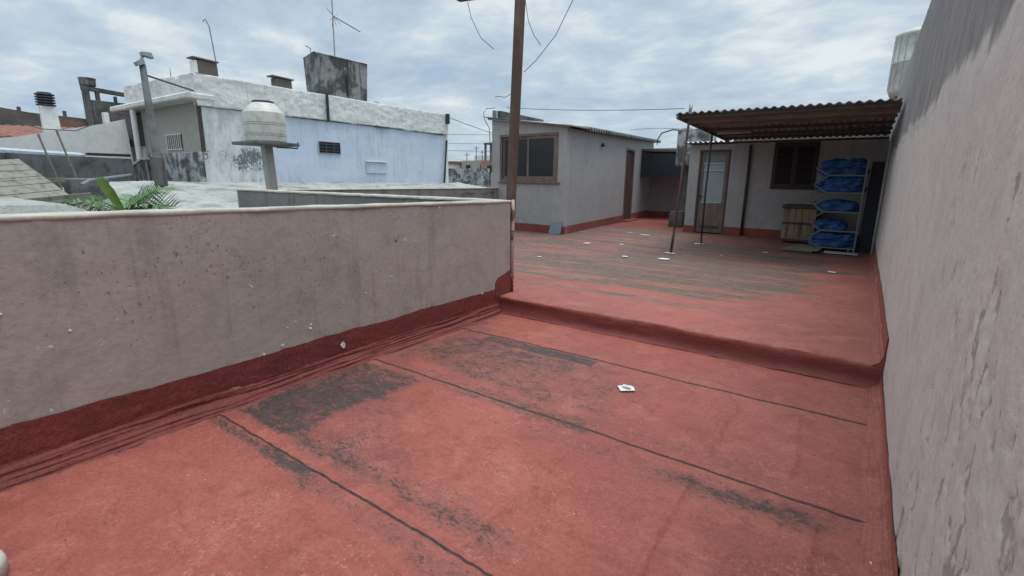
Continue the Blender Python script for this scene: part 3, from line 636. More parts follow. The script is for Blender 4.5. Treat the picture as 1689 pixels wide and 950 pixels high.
# roof: waves across Y, slope down towards the terrace
def rf(u, v):   # u along length, v across
    s = -.18+u*(L+.5); e = SP(s, 0, .20); x0 = -8.9; x = x0+(e[0]-x0)*v; y = e[1]+(v-1)*.0
    za = 3.30+.012*s; zb = 2.93+.030*s
    return (x, y, za+(zb-za)*v+.050*math.cos(2*math.pi*s/.20)*min(1, max(0, (s-.9)/.2)))
roof = MB().sheet(rf, 440, 6, .022).build('roof', ASB_D, hut, True)
m = MB(); m.prism([(-8.63, 3.24), (-8.63, 3.46), (-8.5, 3.45), (-7.2, 3.16), (-7.2, 3.08)], 'y', 11.40, 11.55); m.build('upstand', ASB_D, hut)
m = MB().tube([(-8.82, 11.24, 3.245), (-7.6, 11.24, 3.10), (-6.15, 11.23, 2.93)], .035, 8); m.build('gutter', ZINC, hut, True)
MB().box(-8.72, -8.64, 11.30, 11.39, 3.26, 3.46).build('corner_block', GREYW, hut)
m = MB().tube([(-8.76, 11.26, .9), (-8.77, 11.26, 2.6), (-8.80, 11.26, 3.0), (-8.98, 11.26, 3.25), (-9.0, 11.26, 3.42), (-8.9, 11.26, 3.52), (-8.6, 11.26, 3.52)], .010, 6); m.build('conduit', WIRE, hut, True)
m = MB().lathe((SP(2.6, 0, .06)[0], SP(2.6, 0, .06)[1], 2.62), [(.02, -.03), (.05, -.02), (.06, .02), (.04, .06), (.02, .08)], 12); m.build('wall_lamp', BLACKP, hut)
# slate leaning at the corner
m = MB(); m.hexa([(-6.72, 11.16, .21), (-6.36, 11.16, .21), (-6.36, 11.20, .21), (-6.72, 11.20, .21)], [(-6.70, 11.245, .50), (-6.40, 11.245, .52), (-6.38, 11.275, .52), (-6.70, 11.275, .50)])
o = m.build('stone_slab', SLATE); tag(rebase(o, (-6.54, 11.18, .21)), 'small blue-grey slab leaning against the corner of the hut', 'slab')

# ================================================================== SHED
shed = thing('shed', 'low plastered shed with a half-glazed brown door and closed dark shutters under the canopy', 'shed', (-1.9, 15.5, .2))
SY = 14.3; sx0 = -4.10; dX0, dX1, dZ = -3.83, -3.03, 2.46; wX0, wX1, wZ0, wZ1 = -1.97, -1.07, 1.50, 2.55
m = MB()
for a in ((sx0, dX0, .2, 2.60), (dX1, wX0, .2, 2.60), (wX1, XR-.02, .2, 2.60), (dX0, dX1, dZ, 2.60), (wX0, wX1, .2, wZ0), (wX0, wX1, wZ1, 2.60)):
    m.prism([(a[0], a[2]), (a[1], a[2]), (a[1], a[3]), (a[0], a[3])], 'y', SY, SY+.15)
m.box(-3.02, XR-.02, SY+.01, SY+.14, 2.60, 2.78)
m.build('front_wall', SHED, shed)
MB().box(sx0, sx0+.15, SY+.152, 18, .2, 2.62).box(sx0+.15, XR-.02, 17.85, 18, .2, 2.62).build('side_wall', SHED, shed)
MB().box(sx0-.002, -2.62, SY-.03, SY+.0, .42, 2.58, .004).box(sx0, -2.6, SY-.02, SY, 2.582, 2.6).build('plaster_strip', SHED, shed) if False else None
dr = MB().box(dX0+.05, dX1-.05, SY+.03, SY+.07, .23, 1.06, .006).box(dX0+.05, dX0+.13, SY+.03, SY+.07, 1.06, dZ-.05).box(dX1-.13, dX1-.05, SY+.03, SY+.07, 1.06, dZ-.05)
dr.box(dX0+.13, dX1-.13, SY+.03, SY+.07, dZ-.13, dZ-.05); door = dr.build('door', WOODB, shed)
MB().box(dX0, dX0+.05, SY-.01, SY+.10, .2, dZ).box(dX1-.05, dX1, SY-.01, SY+.10, .2, dZ).box(dX0+.05, dX1-.05, SY-.01, SY+.10, dZ-.05, dZ-.001).build('frame', WOODD, door)
MB().box(dX0+.131, dX1-.131, SY+.045, SY+.052, 1.06, 1.90).build('pane', GLASSF, door)
MB().box(dX0+.131, dX1-.131, SY+.045, SY+.052, 1.93, 2.09).build('pane', GLASSF, door)
MB().box(dX0+.131, dX1-.131, SY+.045, SY+.052, 2.12, 2.325).build('pane', glassmat('shaded_glass', (.1, .11, .11)), door)
for z in (1.04, 1.90, 2.09): MB().box(dX0+.13, dX1-.13, SY+.02, SY+.06, z, z+.03).build('glazing_bar', PALEP, door)
MB().box(dX0+.08, dX0+.11, SY+.0, SY+.03, 1.16, 1.26).tube([(dX0+.095, SY-.03, 1.22), (dX0+.20, SY-.035, 1.22)], .012, 6).build('handle', BLACKP, door)
MB().box(dX0+.14, dX1-.14, SY+.018, SY+.03, .34, .42).build('letter_rail', WOODD, door)
# shutters
sh = MB().box(wX0-.04, wX1+.04, SY-.025, SY-.001, wZ0-.05, wZ0).box(wX0-.04, wX1+.04, SY-.025, SY-.001, wZ1, wZ1+.05).box(wX0-.04, wX0, SY-.025, SY-.001, wZ0, wZ1).box(wX1, wX1+.04, SY-.025, SY-.001, wZ0, wZ1).build('window', LOUVRE, shed)
for a, b_ in ((wX0+.003, (wX0+wX1)/2-.004), ((wX0+wX1)/2+.004, wX1-.003)):
    s_ = MB().box(a, a+.045, SY-.04, SY-.005, wZ0+.005, wZ1-.005).box(b_-.045, b_, SY-.04, SY-.005, wZ0+.005, wZ1-.005).box(a+.045, b_-.045, SY-.038, SY-.007, wZ0+.005, wZ0+.06).box(a+.045, b_-.045, SY-.038, SY-.007, wZ1-.06, wZ1-.005)
    z = wZ0+.07
    while z < wZ1-.075:
        s_.hexa([(a+.045, SY-.034, z), (b_-.045, SY-.034, z), (b_-.045, SY-.010, z+.022), (a+.045, SY-.010, z+.022)], [(a+.045, SY-.034, z+.009), (b_-.045, SY-.034, z+.009), (b_-.045, SY-.010, z+.031), (a+.045, SY-.010, z+.031)]); z += .032
    s_.build('shutter', LOUVRE, sh)
MB().box(wX0, wX1, SY+.02, SY+.04, wZ0, wZ1).build('pane', GLASSD, sh)
m = MB().box(dX1, XR-.03, SY-.013, SY-.001, .2, .42).box(sx0-.012, dX0, SY-.013, SY-.001, .2, .40).box(sx0-.013, sx0-.001, SY-.0, 18, .2, .40); m.build('skirting', BAND2, shed)
m = MB().tube([(-2.56, SY-.05, .2), (-2.56, SY-.05, 2.56)], .035, 10); m.build('drainpipe', DARKST, shed, True)
def sf(u, v):
    x = sx0-.12+u*4.5; y = SY-.28+v*4.1+(.29+.1)*(1-v)*(x > -3.1); return (x, y, 2.655+.02*v+.022*math.cos(2*math.pi*x/.13))
MB().sheet(sf, 280, 4, .01).build('roof', ZINC, shed, True)

# canopy
can = thing('canopy', 'corrugated lean-to canopy with timber beams on two thin leaning poles in front of the shed', 'canopy', (-1.4, 11.9, .2))
def cf(u, v):
    x = -3.10+u*3.37; y = 9.62+v*4.66; return (x, y, 2.855-.15*v+.016*math.cos(2*math.pi*x/.131))
MB().sheet(cf, 310, 24, .012).build('roof_sheet', ASB, can, True)
MB().box(-3.08, XR-.03, 9.70, 9.76, 2.755, 2.818, .004).build('front_beam', DARKST, can)
MB().box(-2.95, XR-.03, 9.98, 10.06, 2.70, 2.80, .006).build('timber_beam', WOODR, can)
for y, z in ((10.9, 2.72), (11.66, 2.69), (12.6, 2.66), (13.4, 2.64), (14.1, 2.585)):
    MB().box(-3.02, XR-.03, y, y+.045, z+.01, z+.06, .004).build('purlin', WOODD if y != 10.9 else WOODR, can)
MB().bar((-3.06, 9.64, 2.79), (-3.09, 14.1, 2.67), .04, .07).build('edge_beam', WOODR, can)
m = MB().tube([(-3.0, 9.74, .2), (-2.93, 9.74, 1.4), (-2.865, 9.74, 2.78)], .022, 10)
p1 = m.build('pole', RUST, can, True); MB().tube([(-2.865, 9.74, 2.82), (-2.855, 9.74, 3.02)], .03, 10).build('pole_top', ALU, can, True)
MB().tube([(-3.001, 9.74, .2), (-2.97, 9.74, .68)], .026, 10).build('pole_foot', DARKST, p1, True)
MB().tube([(-2.92, 11.66, .2), (-2.93, 11.66, 1.4), (-2.91, 11.67, 2.68)], .021, 10).build('pole', DARKST, can, True)
MB().box(-2.9, -2.2, 12.05, 12.10, 2.66, 2.69).build('loose_batten', ZINC, can)

# corridor between hut and shed
cw = thing('rear_wall', 'shaded grey wall closing the narrow passage between the hut and the shed', 'wall', (-5.8, 20, .2))
MB().box(-7.25, -3.9, 19.9, 20.05, .2, 2.9).build('wall', HUT_S, cw); MB().box(-7.25, -4.1, 19.885, 19.9, .2, .42).build('skirting', BAND2, cw)
pb = thing('added_passage_roof', 'dark lean-to roof added to shade the passage between the hut and the shed', 'roof', (-5.5, 18.5, 2.4))  # roof slab added to shade the passage
MB().hexa([(-7.15, 18.4, 2.72), (-4.12, 18.4, 2.6), (-4.12, 19.88, 2.6), (-7.25, 19.88, 2.72)], [(-7.15, 18.4, 2.80), (-4.12, 18.4, 2.68), (-4.12, 19.88, 2.68), (-7.25, 19.88, 2.80)]).build('slab', DKCON, pb)
MB().box(-7.05, -4.12, 18.42, 18.50, 1.75, 2.598).build('shade_panel', BLACKP, pb)  # black panel stands in for the shade at the top of the passage
ct = thing('concrete_tank', 'white mould-stained concrete water tank raised beside the left end of the shed', 'water tank', (-4.65, 16.6, .2))
MB().box(-5.04, -4.12, 16, 17.15, 2.08, 3.24, .05).build('tank', STAINW, ct)
MB().box(-4.98, -4.12, 16.9, 17.1, .2, 2.07).build('support_wall', GREYC, ct)
m = MB().tube([(-5.0, 16.1, 3.18), (-5.2, 16.0, 3.2), (-5.5, 15.9, 3.1), (-5.62, 15.9, 2.9), (-5.62, 15.9, 2.75)], .02, 8); m.build('overflow_pipe', DARKST, ct, True)
o = MB().box(-5.0, -4.55, 15.7, 16.0, .2, .62, .02).box(-4.98, -4.57, 15.72, 15.98, .64, .68, .01).build('dark_crate', DKCON); tag(rebase(o, (-4.78, 15.85, .2)), 'small dark crate standing in the passage at the corner of the shed', 'crate')
wire('overhead cable running from the hut roof to the canopy', [(-8.2, 11.25, 3.5), (-3.05, 10.0, 2.98)], .007, sag=.05)
wire('thin cable from the hut roof to the raised white tank', [(-7.0, 17.0, 3.35), (-5.0, 16.1, 3.22)], .007, sag=-.04)

# ================================================================== RACK
rack = thing('storage_rack', 'grey steel rack with five pointed tiers full of blue bundles at the right wall', 'rack', (-.38, 12.6, .2))
levels = [(.285, .64), (.64, 1.03), (1.03, 1.42), (1.42, 1.77), (1.77, 2.10)]
RX0, RX1, RXt = -.66, -.03, -.90; Yf, Yb = 12.25, 12.95
for y in (Yf, Yb):
    MB().box(RX1-.015, RX1+.02, y-.018, y+.018, .2, 2.10).build('post', RACKM, rack)
for x, y in ((RX1-.09, Yf), (RX1-.09, Yb), (RX0+.02, Yf), (RX0+.02, Yb)): MB().box(x-.014, x+.014, y-.014, y+.014, .2, .275).build('foot', RACKM, rack)
for i, (a, b_) in enumerate(levels):
    zt = (a+b_)/2-.01; m = MB()
    for y in (Yf, Yb):
        m.bar((RX0, y, a), (RX1-.015, y, a), .03, .03); m.bar((RX0, y, a+.0), (RXt, y, zt), .026, .026)
        if i < 4: m.bar((RXt, y, zt), (RX0, y, b_-.008), .026, .026)
    m.bar((RXt, Yf, zt), (RXt, Yb, zt), .024); m.bar((RX0, Yf+.02, a-.002), (RX0, Yb-.02, a-.002), .026)
    m.build('tier_frame', RACKM, rack)
    MB().box(RX0, RX1-.02, Yf+.02, Yb-.02, a-.006, a+.004).build('shelf', RACKM, rack)
def bundle(cx_, cy, cz, lx, ly, lz, seed, label):
    n, m_ = 34, 18; V_ = []; F_ = []
    rr = np.random.RandomState(seed); ph = rr.rand(6)*6
    for j in range(m_+1):
        th_ = math.pi*j/m_
        for i in range(n):
            w = 2*math.pi*i/n; sx_ = math.copysign(abs(math.sin(th_))**.7, 1)
            x = math.copysign(abs(math.cos(th_))**.8, math.cos(th_)); y = sx_*math.copysign(abs(math.cos(w))**.75, math.cos(w)); z = sx_*math.copysign(abs(math.sin(w))**.75, math.sin(w))
            d = 1+.16*(rr.rand()-.5)+.10*math.sin(5*w+ph[0]+3*x)+.10*math.sin(7*x+ph[1]+2*w)+.07*math.sin(11*w+4*x+ph[2])+.06*math.sin(13*x+ph[3]-3*w)
            V_.append((cx_+x*lx/2*(1+.05*math.sin(3*w+ph[4])), cy+y*ly/2*d, max(cz-lz/2+.0, cz+z*lz/2*d)))
    for j in range(m_):
        for i in range(n):
            i2 = (i+1) % n; F_.append((j*n+i, j*n+i2, (j+1)*n+i2, (j+1)*n+i))
    o = MB().add(V_, F_).build('blue_bundle', BLUEF, None, True)
    tag(rebase(o, (cx_, cy, cz-lz/2)), label, 'bundle', 'blue bundles on the steel rack'); return o
tn = ['lowest', 'second lowest', 'middle', 'second highest', 'top']
fill = [.85, .5, .55, .95, 1.1]
for i, (a, b_) in enumerate(levels):
    hgt = (b_-a-.03)*fill[i]; 
    if i == 4: hgt = .30
    if i in (1, 2):
        bundle(-.42-.08*(i == 1), Yf+.20, a+.005+hgt/2, .74-.16*(i == 1), .42, hgt*1.4, 10+i, 'folded dark blue tarpaulin bundle lying on the %s tier of the rack' % tn[i])
    else:
        h2 = hgt/2
        bundle(-.42, Yf+.20, a+.008+h2/2, .86, .44, h2*1.45, 20+i, 'wide blue tarpaulin bundle lying lowest on the %s tier of the rack' % tn[i])
        bundle(-.52, Yf+.20, a+.012+h2*1.45, .60, .42, h2*1.4, 30+i, 'left upper blue tarpaulin bundle on the %s tier of the rack' % tn[i])
        bundle(-.21, Yf+.20, a+.012+h2*1.45, .38, .42, h2*1.4, 40+i, 'right upper blue tarpaulin bundle on the %s tier of the rack' % tn[i])
# dark board right of rack
m = MB(); m.hexa([(.03, 12.5, .2), (.27, 12.5, .2), (.27, 13.5, .2), (.03, 13.5, .2)], [(.05, 12.5, 2.05), (.27, 12.5, 2.05), (.27, 13.5, 2.05), (.05, 13.5, 2.05)])
o = m.build('dark_cabinet', simple('dark_blue_panel', (.015, .018, .028), .7)); tag(rebase(o, (.15, 13, .2)), 'tall dark blue panel standing between the rack and the right wall', 'panel')
# wooden crate beside it
cr = thing('wooden_crate', 'old wooden plank chest with a dark lid left of the steel rack', 'crate', (-1.18, 13.7, .2))
m = MB()
for k in range(5): x = -1.52+k*.135; m.box(x, x+.125, 13.40, 13.42, .30, .66-.01, .003).box(x, x+.125, 13.402, 13.418, .69, 1.02, .003)
m.box(-1.52, -.84, 13.42, 13.44, .24, 1.02); m.build('front_plank', WOODC, cr)
for z in (.655, .25): MB().box(-1.53, -.83, 13.385, 13.40, z, z+.045).build('batten', WOODD, cr)
MB().box(-1.52, -.84, 13.441, 14.1, .24, 1.02, .004).build('body', WOODC, cr)
MB().box(-1.56, -.80, 13.36, 14.15, 1.025, 1.10, .01).build('lid', WOODD, cr)
for x in (-1.5, -.95): MB().box(x, x+.08, 13.45, 14.05, .2, .24).build('skid', WOODD, cr)
m = MB(); m.hexa([(-1.30, 11.75, .215), (-.72, 11.72, .215), (-.60, 12.9, .22), (-1.10, 13.0, .22)], [(-1.30, 11.75, .24), (-.72, 11.72, .24), (-.60, 12.9, .245), (-1.10, 13.0, .245)])
o = m.build('board', WOODG); tag(rebase(o, (-.95, 12.3, .215)), 'flat grey wooden board lying on the floor in front of the chest', 'board')
m = MB(); m.hexa([(-.95, 11.72, .245), (-.62, 11.7, .245), (-.58, 12.2, .245), (-.88, 12.22, .245)], [(-.95, 11.72, .27), (-.62, 11.7, .265), (-.58, 12.2, .27), (-.88, 12.22, .27)])
o = m.build('board', WOODC); tag(rebase(o, (-.76, 11.95, .245)), 'short piece of board lying on top of the larger grey board', 'board')
o = MB().box(-.52, .06, 11.80, 12.1, .215, .235, .004).build('sheet_panel', PALEP); tag(rebase(o, (-.2, 11.95, .215)), 'pale flat panel lying on the floor under the front of the rack', 'panel')

# ================================================================== LITTER
def scrap(x, y, z, w, h, rot, label, mat=PAPER, th=.003):
    if y > 5: w *= .8; h *= .75
    z -= .004
    c_, s_ = math.cos(rot), math.sin(rot); pts = [(-w/2, -h/2), (w*.42, -h/2), (w/2, h*.1), (w*.38, h/2), (-w*.45, h*.46)]
    P_ = [(x+a*c_-b_*s_, y+a*s_+b_*c_) for a, b_ in pts]
    m = MB(); n = len(P_); cz = [z+rnd.uniform(0, .005) for _ in P_]
    m.add([(p[0], p[1], q) for p, q in zip(P_, cz)]+[(p[0], p[1], q+th) for p, q in zip(P_, cz)], [tuple(reversed(range(n))), tuple(range(n, 2*n))]+[(i, (i+1) % n, (i+1) % n+n, i+n) for i in range(n)])
    o = m.build('paper_scrap', mat); return tag(rebase(o, (x, y, z)), label, 'paper', 'white scraps lying on the terrace')
s0 = scrap(-1.317, 3.44, .016, .125, .10, .7, 'folded white paper label lying on the red floor below the step')
o = MB().add([(-1.35, 3.42, .033), (-1.28, 3.42, .033), (-1.28, 3.46, .033), (-1.35, 3.46, .033)], [(0, 1, 2, 3)]).build('print', simple('grey_print', (.6, .6, .58)), None); o.data.transform(Matrix.Translation(-s0.location)); o.parent = s0
for x, y, w, h, l in ((-2.85, 8.88, .24, .22, 'largest white scrap on the upper terrace, just in front of the nearer canopy pole'), (-4.99, 10.0, .16, .2, 'white scrap on the grimy upper floor, nearest to the hut window'), (-3.53, 8.68, .12, .13, 'small white scrap left of the largest tile scrap'),
                      (-3.0, 9.70, .26, .14, 'white scrap wedged at the foot of the first canopy pole'), (-2.115, 10.08, .08, .08, 'tiny white scrap right of the first canopy pole'), (-.26, 9.3, .14, .12, 'pale scrap near the right wall in front of the rack'),
                      (-4.29, 10.33, .12, .12, 'small white scrap between the hut corner and the first canopy pole'), (-1.5, 11.1, .12, .14, 'small white scrap under the canopy in front of the chest'), (-2.95, 11.62, .26, .16, 'white scrap at the foot of the second canopy pole'),
                      (-4.6, 12.6, .3, .16, 'pale scrap on the floor before the shed door side'), (-5.1, 12.8, .22, .14, 'pale scrap near the middle of the hut side wall'), (-4.75, 7.6, .1, .1, 'small white scrap behind the steel post')):
    scrap(x, y, .215, w, h, rnd.uniform(-.5, .5), l)
scrap(.265, 2.34, .02, .05, .07, .4, 'torn white scrap against the foot of the right wall nearest the camera')
# pale rounded concrete object in the near left corner
m = MB().lathe((-2.68, .09, 0), [(.10, .0), (.12, .01), (.12, .06), (.115, .08), (.09, .085), (.08, .06)], 26)
o = m.build('bucket', CAPM, None, True); tag(rebase(o, (-2.68, .09, 0)), 'pale cement-crusted bucket rim cut off in the lower left corner', 'bucket')

# ================================================================== NEIGHBOURS TO THE LEFT
# white membrane roof sloping up to the blue house
yy = np.arange(2.7, 16, .07); xx = np.arange(-14.05, -10.25, .07); Xr, Yr = np.meshgrid(xx, yy)
Zr = 1.42-(Xr+14)*(-.0)+0*Xr
Zr = .93+(1.44-.93)*np.clip((-10.3-Xr)/3.7, 0, 1)**.8
Zr += (fbm(Xr*.9, Yr*1.2, 401)-.5)*.05+(fbm(Xr*3, Yr*4, 402)-.5)*.03+.012*np.sin(Xr*16+fbm(Xr, Yr, 403)*9)-.25*sstep(3.6, 2.7, Yr)
wroof = thing('white_flat_roof', 'uneven white membrane roof between the palm and the pale blue house', 'roof', (-12, 6, -4))
gridmesh('membrane', np.stack([Xr, Yr, Zr], -1), WHITE_F, None, wroof)
MB().box(-14, -10.25, 2.7, 16, -4, .60).build('wall', GREYC, wroof)

bh = thing('blue_house', 'flat-roofed house with pale blue side wall under a crusty white parapet band', 'house', (-17, 10, -4))
yv = np.arange(6.0, 15.06, .05); zv = np.arange(.8, 3.34, .05); Yw, Zw = np.meshgrid(yv, zv)
Xw = -14+(fbm(Yw*.8, Zw*.8, 410)-.5)*.03
Dw = -.45+1.5*(fbm(Yw*2.2, Zw*1.6, 419)-.5)+.62*np.exp(-((Yw-6.6)/.9)**2-((Zw-2.1)/.5)**2)+.42*np.exp(-((Yw-7.6)/.9)**2-((Zw-1.9)/.5)**2)+.3*np.exp(-((Yw-6.6)/1.2)**2)+.5*np.exp(-((Zw-3.2)/.12)**2-((Yw-6.6)/.5)**2)+.3*np.exp(-((Zw-1.45)/.1)**2)
gridmesh('side_wall', np.stack([Xw, Yw, Zw], -1), BLUE, {'dirt': Dw, 'raw': .9*sstep(9.0, 6.6, Yw)+.35*np.exp(-((Zw-1.3)/.15)**2)}, bh)
MB().box(-18.6, -14.02, 6.25, 15.06, -4, 3.34).build('wall_core', BLUE, bh)
MB().box(-14.12, -13.99, 15.062, 15.2, -4, 3.34).build('corner_pier', PALEW, bh)
yv = np.arange(5.95, 15.15, .045); T = np.linspace(0, 1, 22); Yw, T = np.meshgrid(yv, T)
topz = 4.08+(fbm(Yw*1.5, Yw*0, 411)-.5)*.015
Zw = 3.32+(topz-3.32)*T+(fbm(Yw*3, T, 412)-.5)*.05*(1-T)
Xw = -13.93+(fbm(Yw*3.2+fbm(Yw*1.2, T*2, 413)*3, T*4, 414, 4)-.5)*.045+(fbm(Yw*9+fbm(Yw*4, T*4, 417)*4, T*7, 418, 2)-.5)*.022
Gt = np.stack([Xw, Yw, Zw], -1)
lowr = Gt[:1].copy(); lowr[..., 0] -= .07; topr = Gt[-1:].copy(); topr[..., 0] -= .28
gridmesh('parapet_band', np.concatenate([lowr, Gt, topr], 0), WHITE_R, None, bh)
MB().box(-14.2, -14.0, 5.99, 15.1, 3.345, 4.05).box(-14.0, -13.92, 14.9, 15.15, 3.35, 4.08).build('parapet_core', WHITE_R, bh)
xv = np.arange(-18.7, -13.9, .045); Xw, T = np.meshgrid(xv, np.linspace(0, 1, 18)); Zw = 3.62+(4.10-3.62)*T+(fbm(Xw*1.5, Xw*0, 415)-.5)*.03*T+.02*(-Xw-14)*T
Yw = 5.97-(fbm(Xw*3.2, T*4, 416, 4)-.5)*.06
Gt = np.stack([Xw, Yw, Zw], -1); topr = Gt[-1:].copy(); topr[..., 1] += .25
gridmesh('front_parapet', np.concatenate([Gt, topr], 0), WHITE_R, None, bh)
MB().box(-18.7, -14.2, 6.0, 6.2, 3.45, 4.05).build('parapet_core', WHITE_R, bh)
MB().box(-19.2, -13.9, 5.70, 6.4, 3.46, 3.61, .03).build('eave_slab', WHITE_R, bh)
m = MB()
wa, wb, wza, wzb = -16.42, -15.40, 2.27, 2.72
for a in ((-17.7, wa, 2.2, 3.45), (wb, -14.02, 2.2, 3.45), (wa, wb, wzb, 3.45), (wa, wb, 2.2, wza)): m.prism([(a[0], a[2]), (a[1], a[2]), (a[1], a[3]), (a[0], a[3])], 'y', 6.1, 6.24)
m.build('front_wall', CREAM, bh)
w = MB().box(wa, wb, 6.16, 6.18, wza, wzb).build('window', GLASSD, bh); m = MB()
for k in range(8): m.tube([(wa+.06+k*.125, 6.08, wza), (wa+.06+k*.125, 6.08, wzb)], .014, 6)
m.box(wa, wb, 6.075, 6.09, wzb-.03, wzb-.01).box(wa, wb, 6.075, 6.09, wza+.02, wza+.04); m.build('security_bars', PALEW, w)
MB().box(-17.3, -14.02, 5.90, 6.2, -4, 2.195, .02).build('lower_wall', STAINW, bh)
MB().box(-14.06, -13.985, 5.98, 6.06, 2.2, 3.4).build('downpipe', DARKST, bh)
m = MB().box(-13.99, -13.955, 9.30, 10.10, 2.32, 2.70, .01); vw = m.build('window', PALEP, bh)
MB().box(-13.954, -13.945, 9.325, 10.075, 2.345, 2.675).build('pane', GLASSD, vw); m = MB()
for k in range(1, 4): m.box(-13.944, -13.930, 9.32, 10.08, 2.32+k*.095-.006, 2.32+k*.095+.006)
for k in range(1, 3): m.box(-13.944, -13.932, 9.3+k*.27-.006, 9.3+k*.27+.006, 2.34, 2.68)
m.build('glass_block_joint', simple('slate_joint', (.10, .13, .17)), vw)
MB().box(-13.99, -13.90, 11.08, 11.98, 2.13, 2.165, .006).build('ledge', PALEW, bh)
MB().box(-13.992, -13.970, 11.1, 11.96, 1.75, 2.12, .01).build('filled_opening', BLUE, bh)
MB().box(-13.90, -13.84, 9.62, 9.69, 3.28, 4.12, .006).build('black_pipe', BLACKP, bh)
MB().box(-13.90, -13.78, 14.98, 15.10, 3.72, 4.10, .006).build('pipe_cap', BLACKP, bh)
MB().bar((-13.90, 15.03, 3.10), (-13.90, 14.80, 1.1), .05).build('black_pipe', BLACKP, bh)
m = MB().tube([(-13.96, 11.4, 3.36), (-13.93, 11.7, 3.30), (-13.95, 12.2, 3.33)], .02, 6).tube([(-13.97, 5.99, 3.36), (-13.97, 9, 3.31), (-13.97, 12.4, 3.33), (-13.97, 14.9, 3.29)], .012, 5); m.build('roof_cable', BLACKP, bh)
MB().box(-18.6, -14.25, 6.3, 15.05, 3.34, 3.60).build('roof', WHITE_F, bh)
m = MB().tube([(-14.4, 12.1, 3.9), (-14.4, 12.1, 4.18), (-14.4, 11.95, 4.2)], .02, 6); m.build('vent_hook', ALU, bh)
# left annex of the house
MB().box(-18.9, -17.75, 5.85, 6.4, 2.45, 3.27).build('grey_box_wall', GREYC, bh)
MB().box(-18.9, -17.75, 6.0, 6.4, -4, 2.44).build('annex_wall', PALEW, bh)
MB().box(-18.95, -17.7, 6.2, 6.6, 3.28, 3.45).build('annex_opening', DARKST, bh)
MB().tube([(-17.55, 5.75, 1.3), (-17.55, 5.75, 3.42)], .07, 10).build('white_column', PALEW, bh)
MB().box(-17.7, -17.32, 6.0, 6.3, -4, 3.44).build('annex_wall', CREAM, bh)
st = thing('stair_parapet', 'sloping grey stair parapet with a pale coping at the left corner of the blue house', 'wall', (-18, 5.7, -4))
m = MB(); m.prism([(-21.3, -4), (-16.6, -4), (-16.6, 2.02), (-17.0, 2.02), (-21.3, 1.04)], 'y', 5.62, 5.78); m.build('wall', MOULD, st)
MB().bar((-21.3, 5.70, 1.075), (-16.95, 5.70, 2.05), .22, .06).build('coping', CAPM, st)

# on its roof
def chimney(label, y0, y1, x, zb, zt, slab=True):
    c_ = thing('roof_chimney', label, 'chimney', (x, (y0+y1)/2, zb), 'squat brick chimneys on the blue house')
    MB().box(x-.28, x, y0+.08, y1, zb, zt, .01).build('shaft', BRICKD, c_)
    MB().box(x-.5, x+.06, y0-.07, y1+.07, zt+.002, zt+.035, .008).build('cap', ASB_D, c_) if not slab else MB().hexa([(x-.3, y0-.04, zt+.03), (x+.05, y0-.04, zt+.03), (x+.05, y1+.06, zt+.0), (x-.3, y1+.06, zt+.0)], [(x-.3, y0-.04, zt+.06), (x+.05, y0-.04, zt+.06), (x+.05, y1+.06, zt+.03), (x-.3, y1+.06, zt+.03)]).build('cap', ASB_D, c_)
    return c_
c1 = chimney('larger brick chimney with tilted slab, on the left corner of the blue house roof', 6.24, 6.78, -14.5, 3.6, 4.52)
MB().box(-14.78, -14.5, 6.25, 6.315, 3.6, 4.50).build('side_plate', PALEW, c1)
chimney('smaller brick chimney left of the big concrete tank on the blue house roof', 8.62, 9.22, -15, 3.6, 4.52)
bt = thing('rooftop_tank', 'large mould-streaked concrete water tank on the roof of the blue house', 'water tank', (-15.9, 11, 3.6))
m = MB(); m.hexa([(-16.1, 10.44, 4.28), (-15, 10.06, 4.26), (-15, 12.08, 4.26), (-16.1, 12.4, 4.28)], [(-16.1, 10.38, 5.52), (-15, 10.02, 5.50), (-15, 12.16, 5.52), (-16.1, 12.5, 5.52)]); m.build('tank', MOULD, bt)
MB().hexa([(-16.12, 10.38, 5.523), (-14.98, 10.02, 5.503), (-14.98, 12.17, 5.523), (-16.12, 12.5, 5.523)], [(-16.05, 10.5, 5.58), (-15.1, 10.12, 5.56), (-15.1, 12.08, 5.565), (-16.05, 12.4, 5.58)]).build('lid', MOULD, bt)
for y in (10.55, 11.6): MB().box(-15.95, -15.2, y, y+.4, 3.6, 4.255).build('plinth', DKCON, bt)
MB().box(-14.985, -14.955, 11.22, 11.28, 4.32, 5.0).build('stain_pipe', BLACKP, bt)
MB().tube([(-15.6, 10.35, 5.5), (-15.6, 10.35, 5.75), (-15.6, 10.18, 5.8)], .018, 6).build('vent_pipe', ALU, bt)
an = thing('tv_antenna', 'tall thin television antenna mast with crossed rods behind the rooftop tank', 'antenna', (-15.6, 11.25, 3.6))
MB().tube([(-15.6, 11.25, 3.6), (-15.6, 11.3, 8.2)], .022, 8).build('mast', ALU, an)
m = MB().tube([(-15.6, 11.3, 6.97), (-15.4, 12.25, 6.66)], .022, 6).tube([(-15.7, 11.15, 7.18), (-15.5, 11.5, 6.75)], .014, 6).tube([(-15.6, 11.48, 7.08), (-15.6, 11.15, 6.80)], .014, 6)
for k in range(3): m.tube([(-15.62, 11.30+.03*k, 6.97), (-15.9+.25*k, 11.45, 6.70)], .010, 5)
m.build('boom', ALU, an)
rd = MB().tube([(-14.6, 6.86, 3.6), (-14.6, 6.83, 4.6), (-14.6, 6.76, 5.42), (-14.6, 6.68, 5.58), (-14.6, 6.62, 5.50)], .017, 8).build('roof_rod', ALU, None, True); tag(rebase(rd, (-14.6, 6.86, 3.6)), 'slender hooked metal rod beside the larger chimney on the blue house', 'rod')
wire('short upright wire on the blue house parapet left of the larger chimney', [(-15.6, 6.1, 4.1), (-15.6, 6.1, 4.42)], .012, mat=ALU)
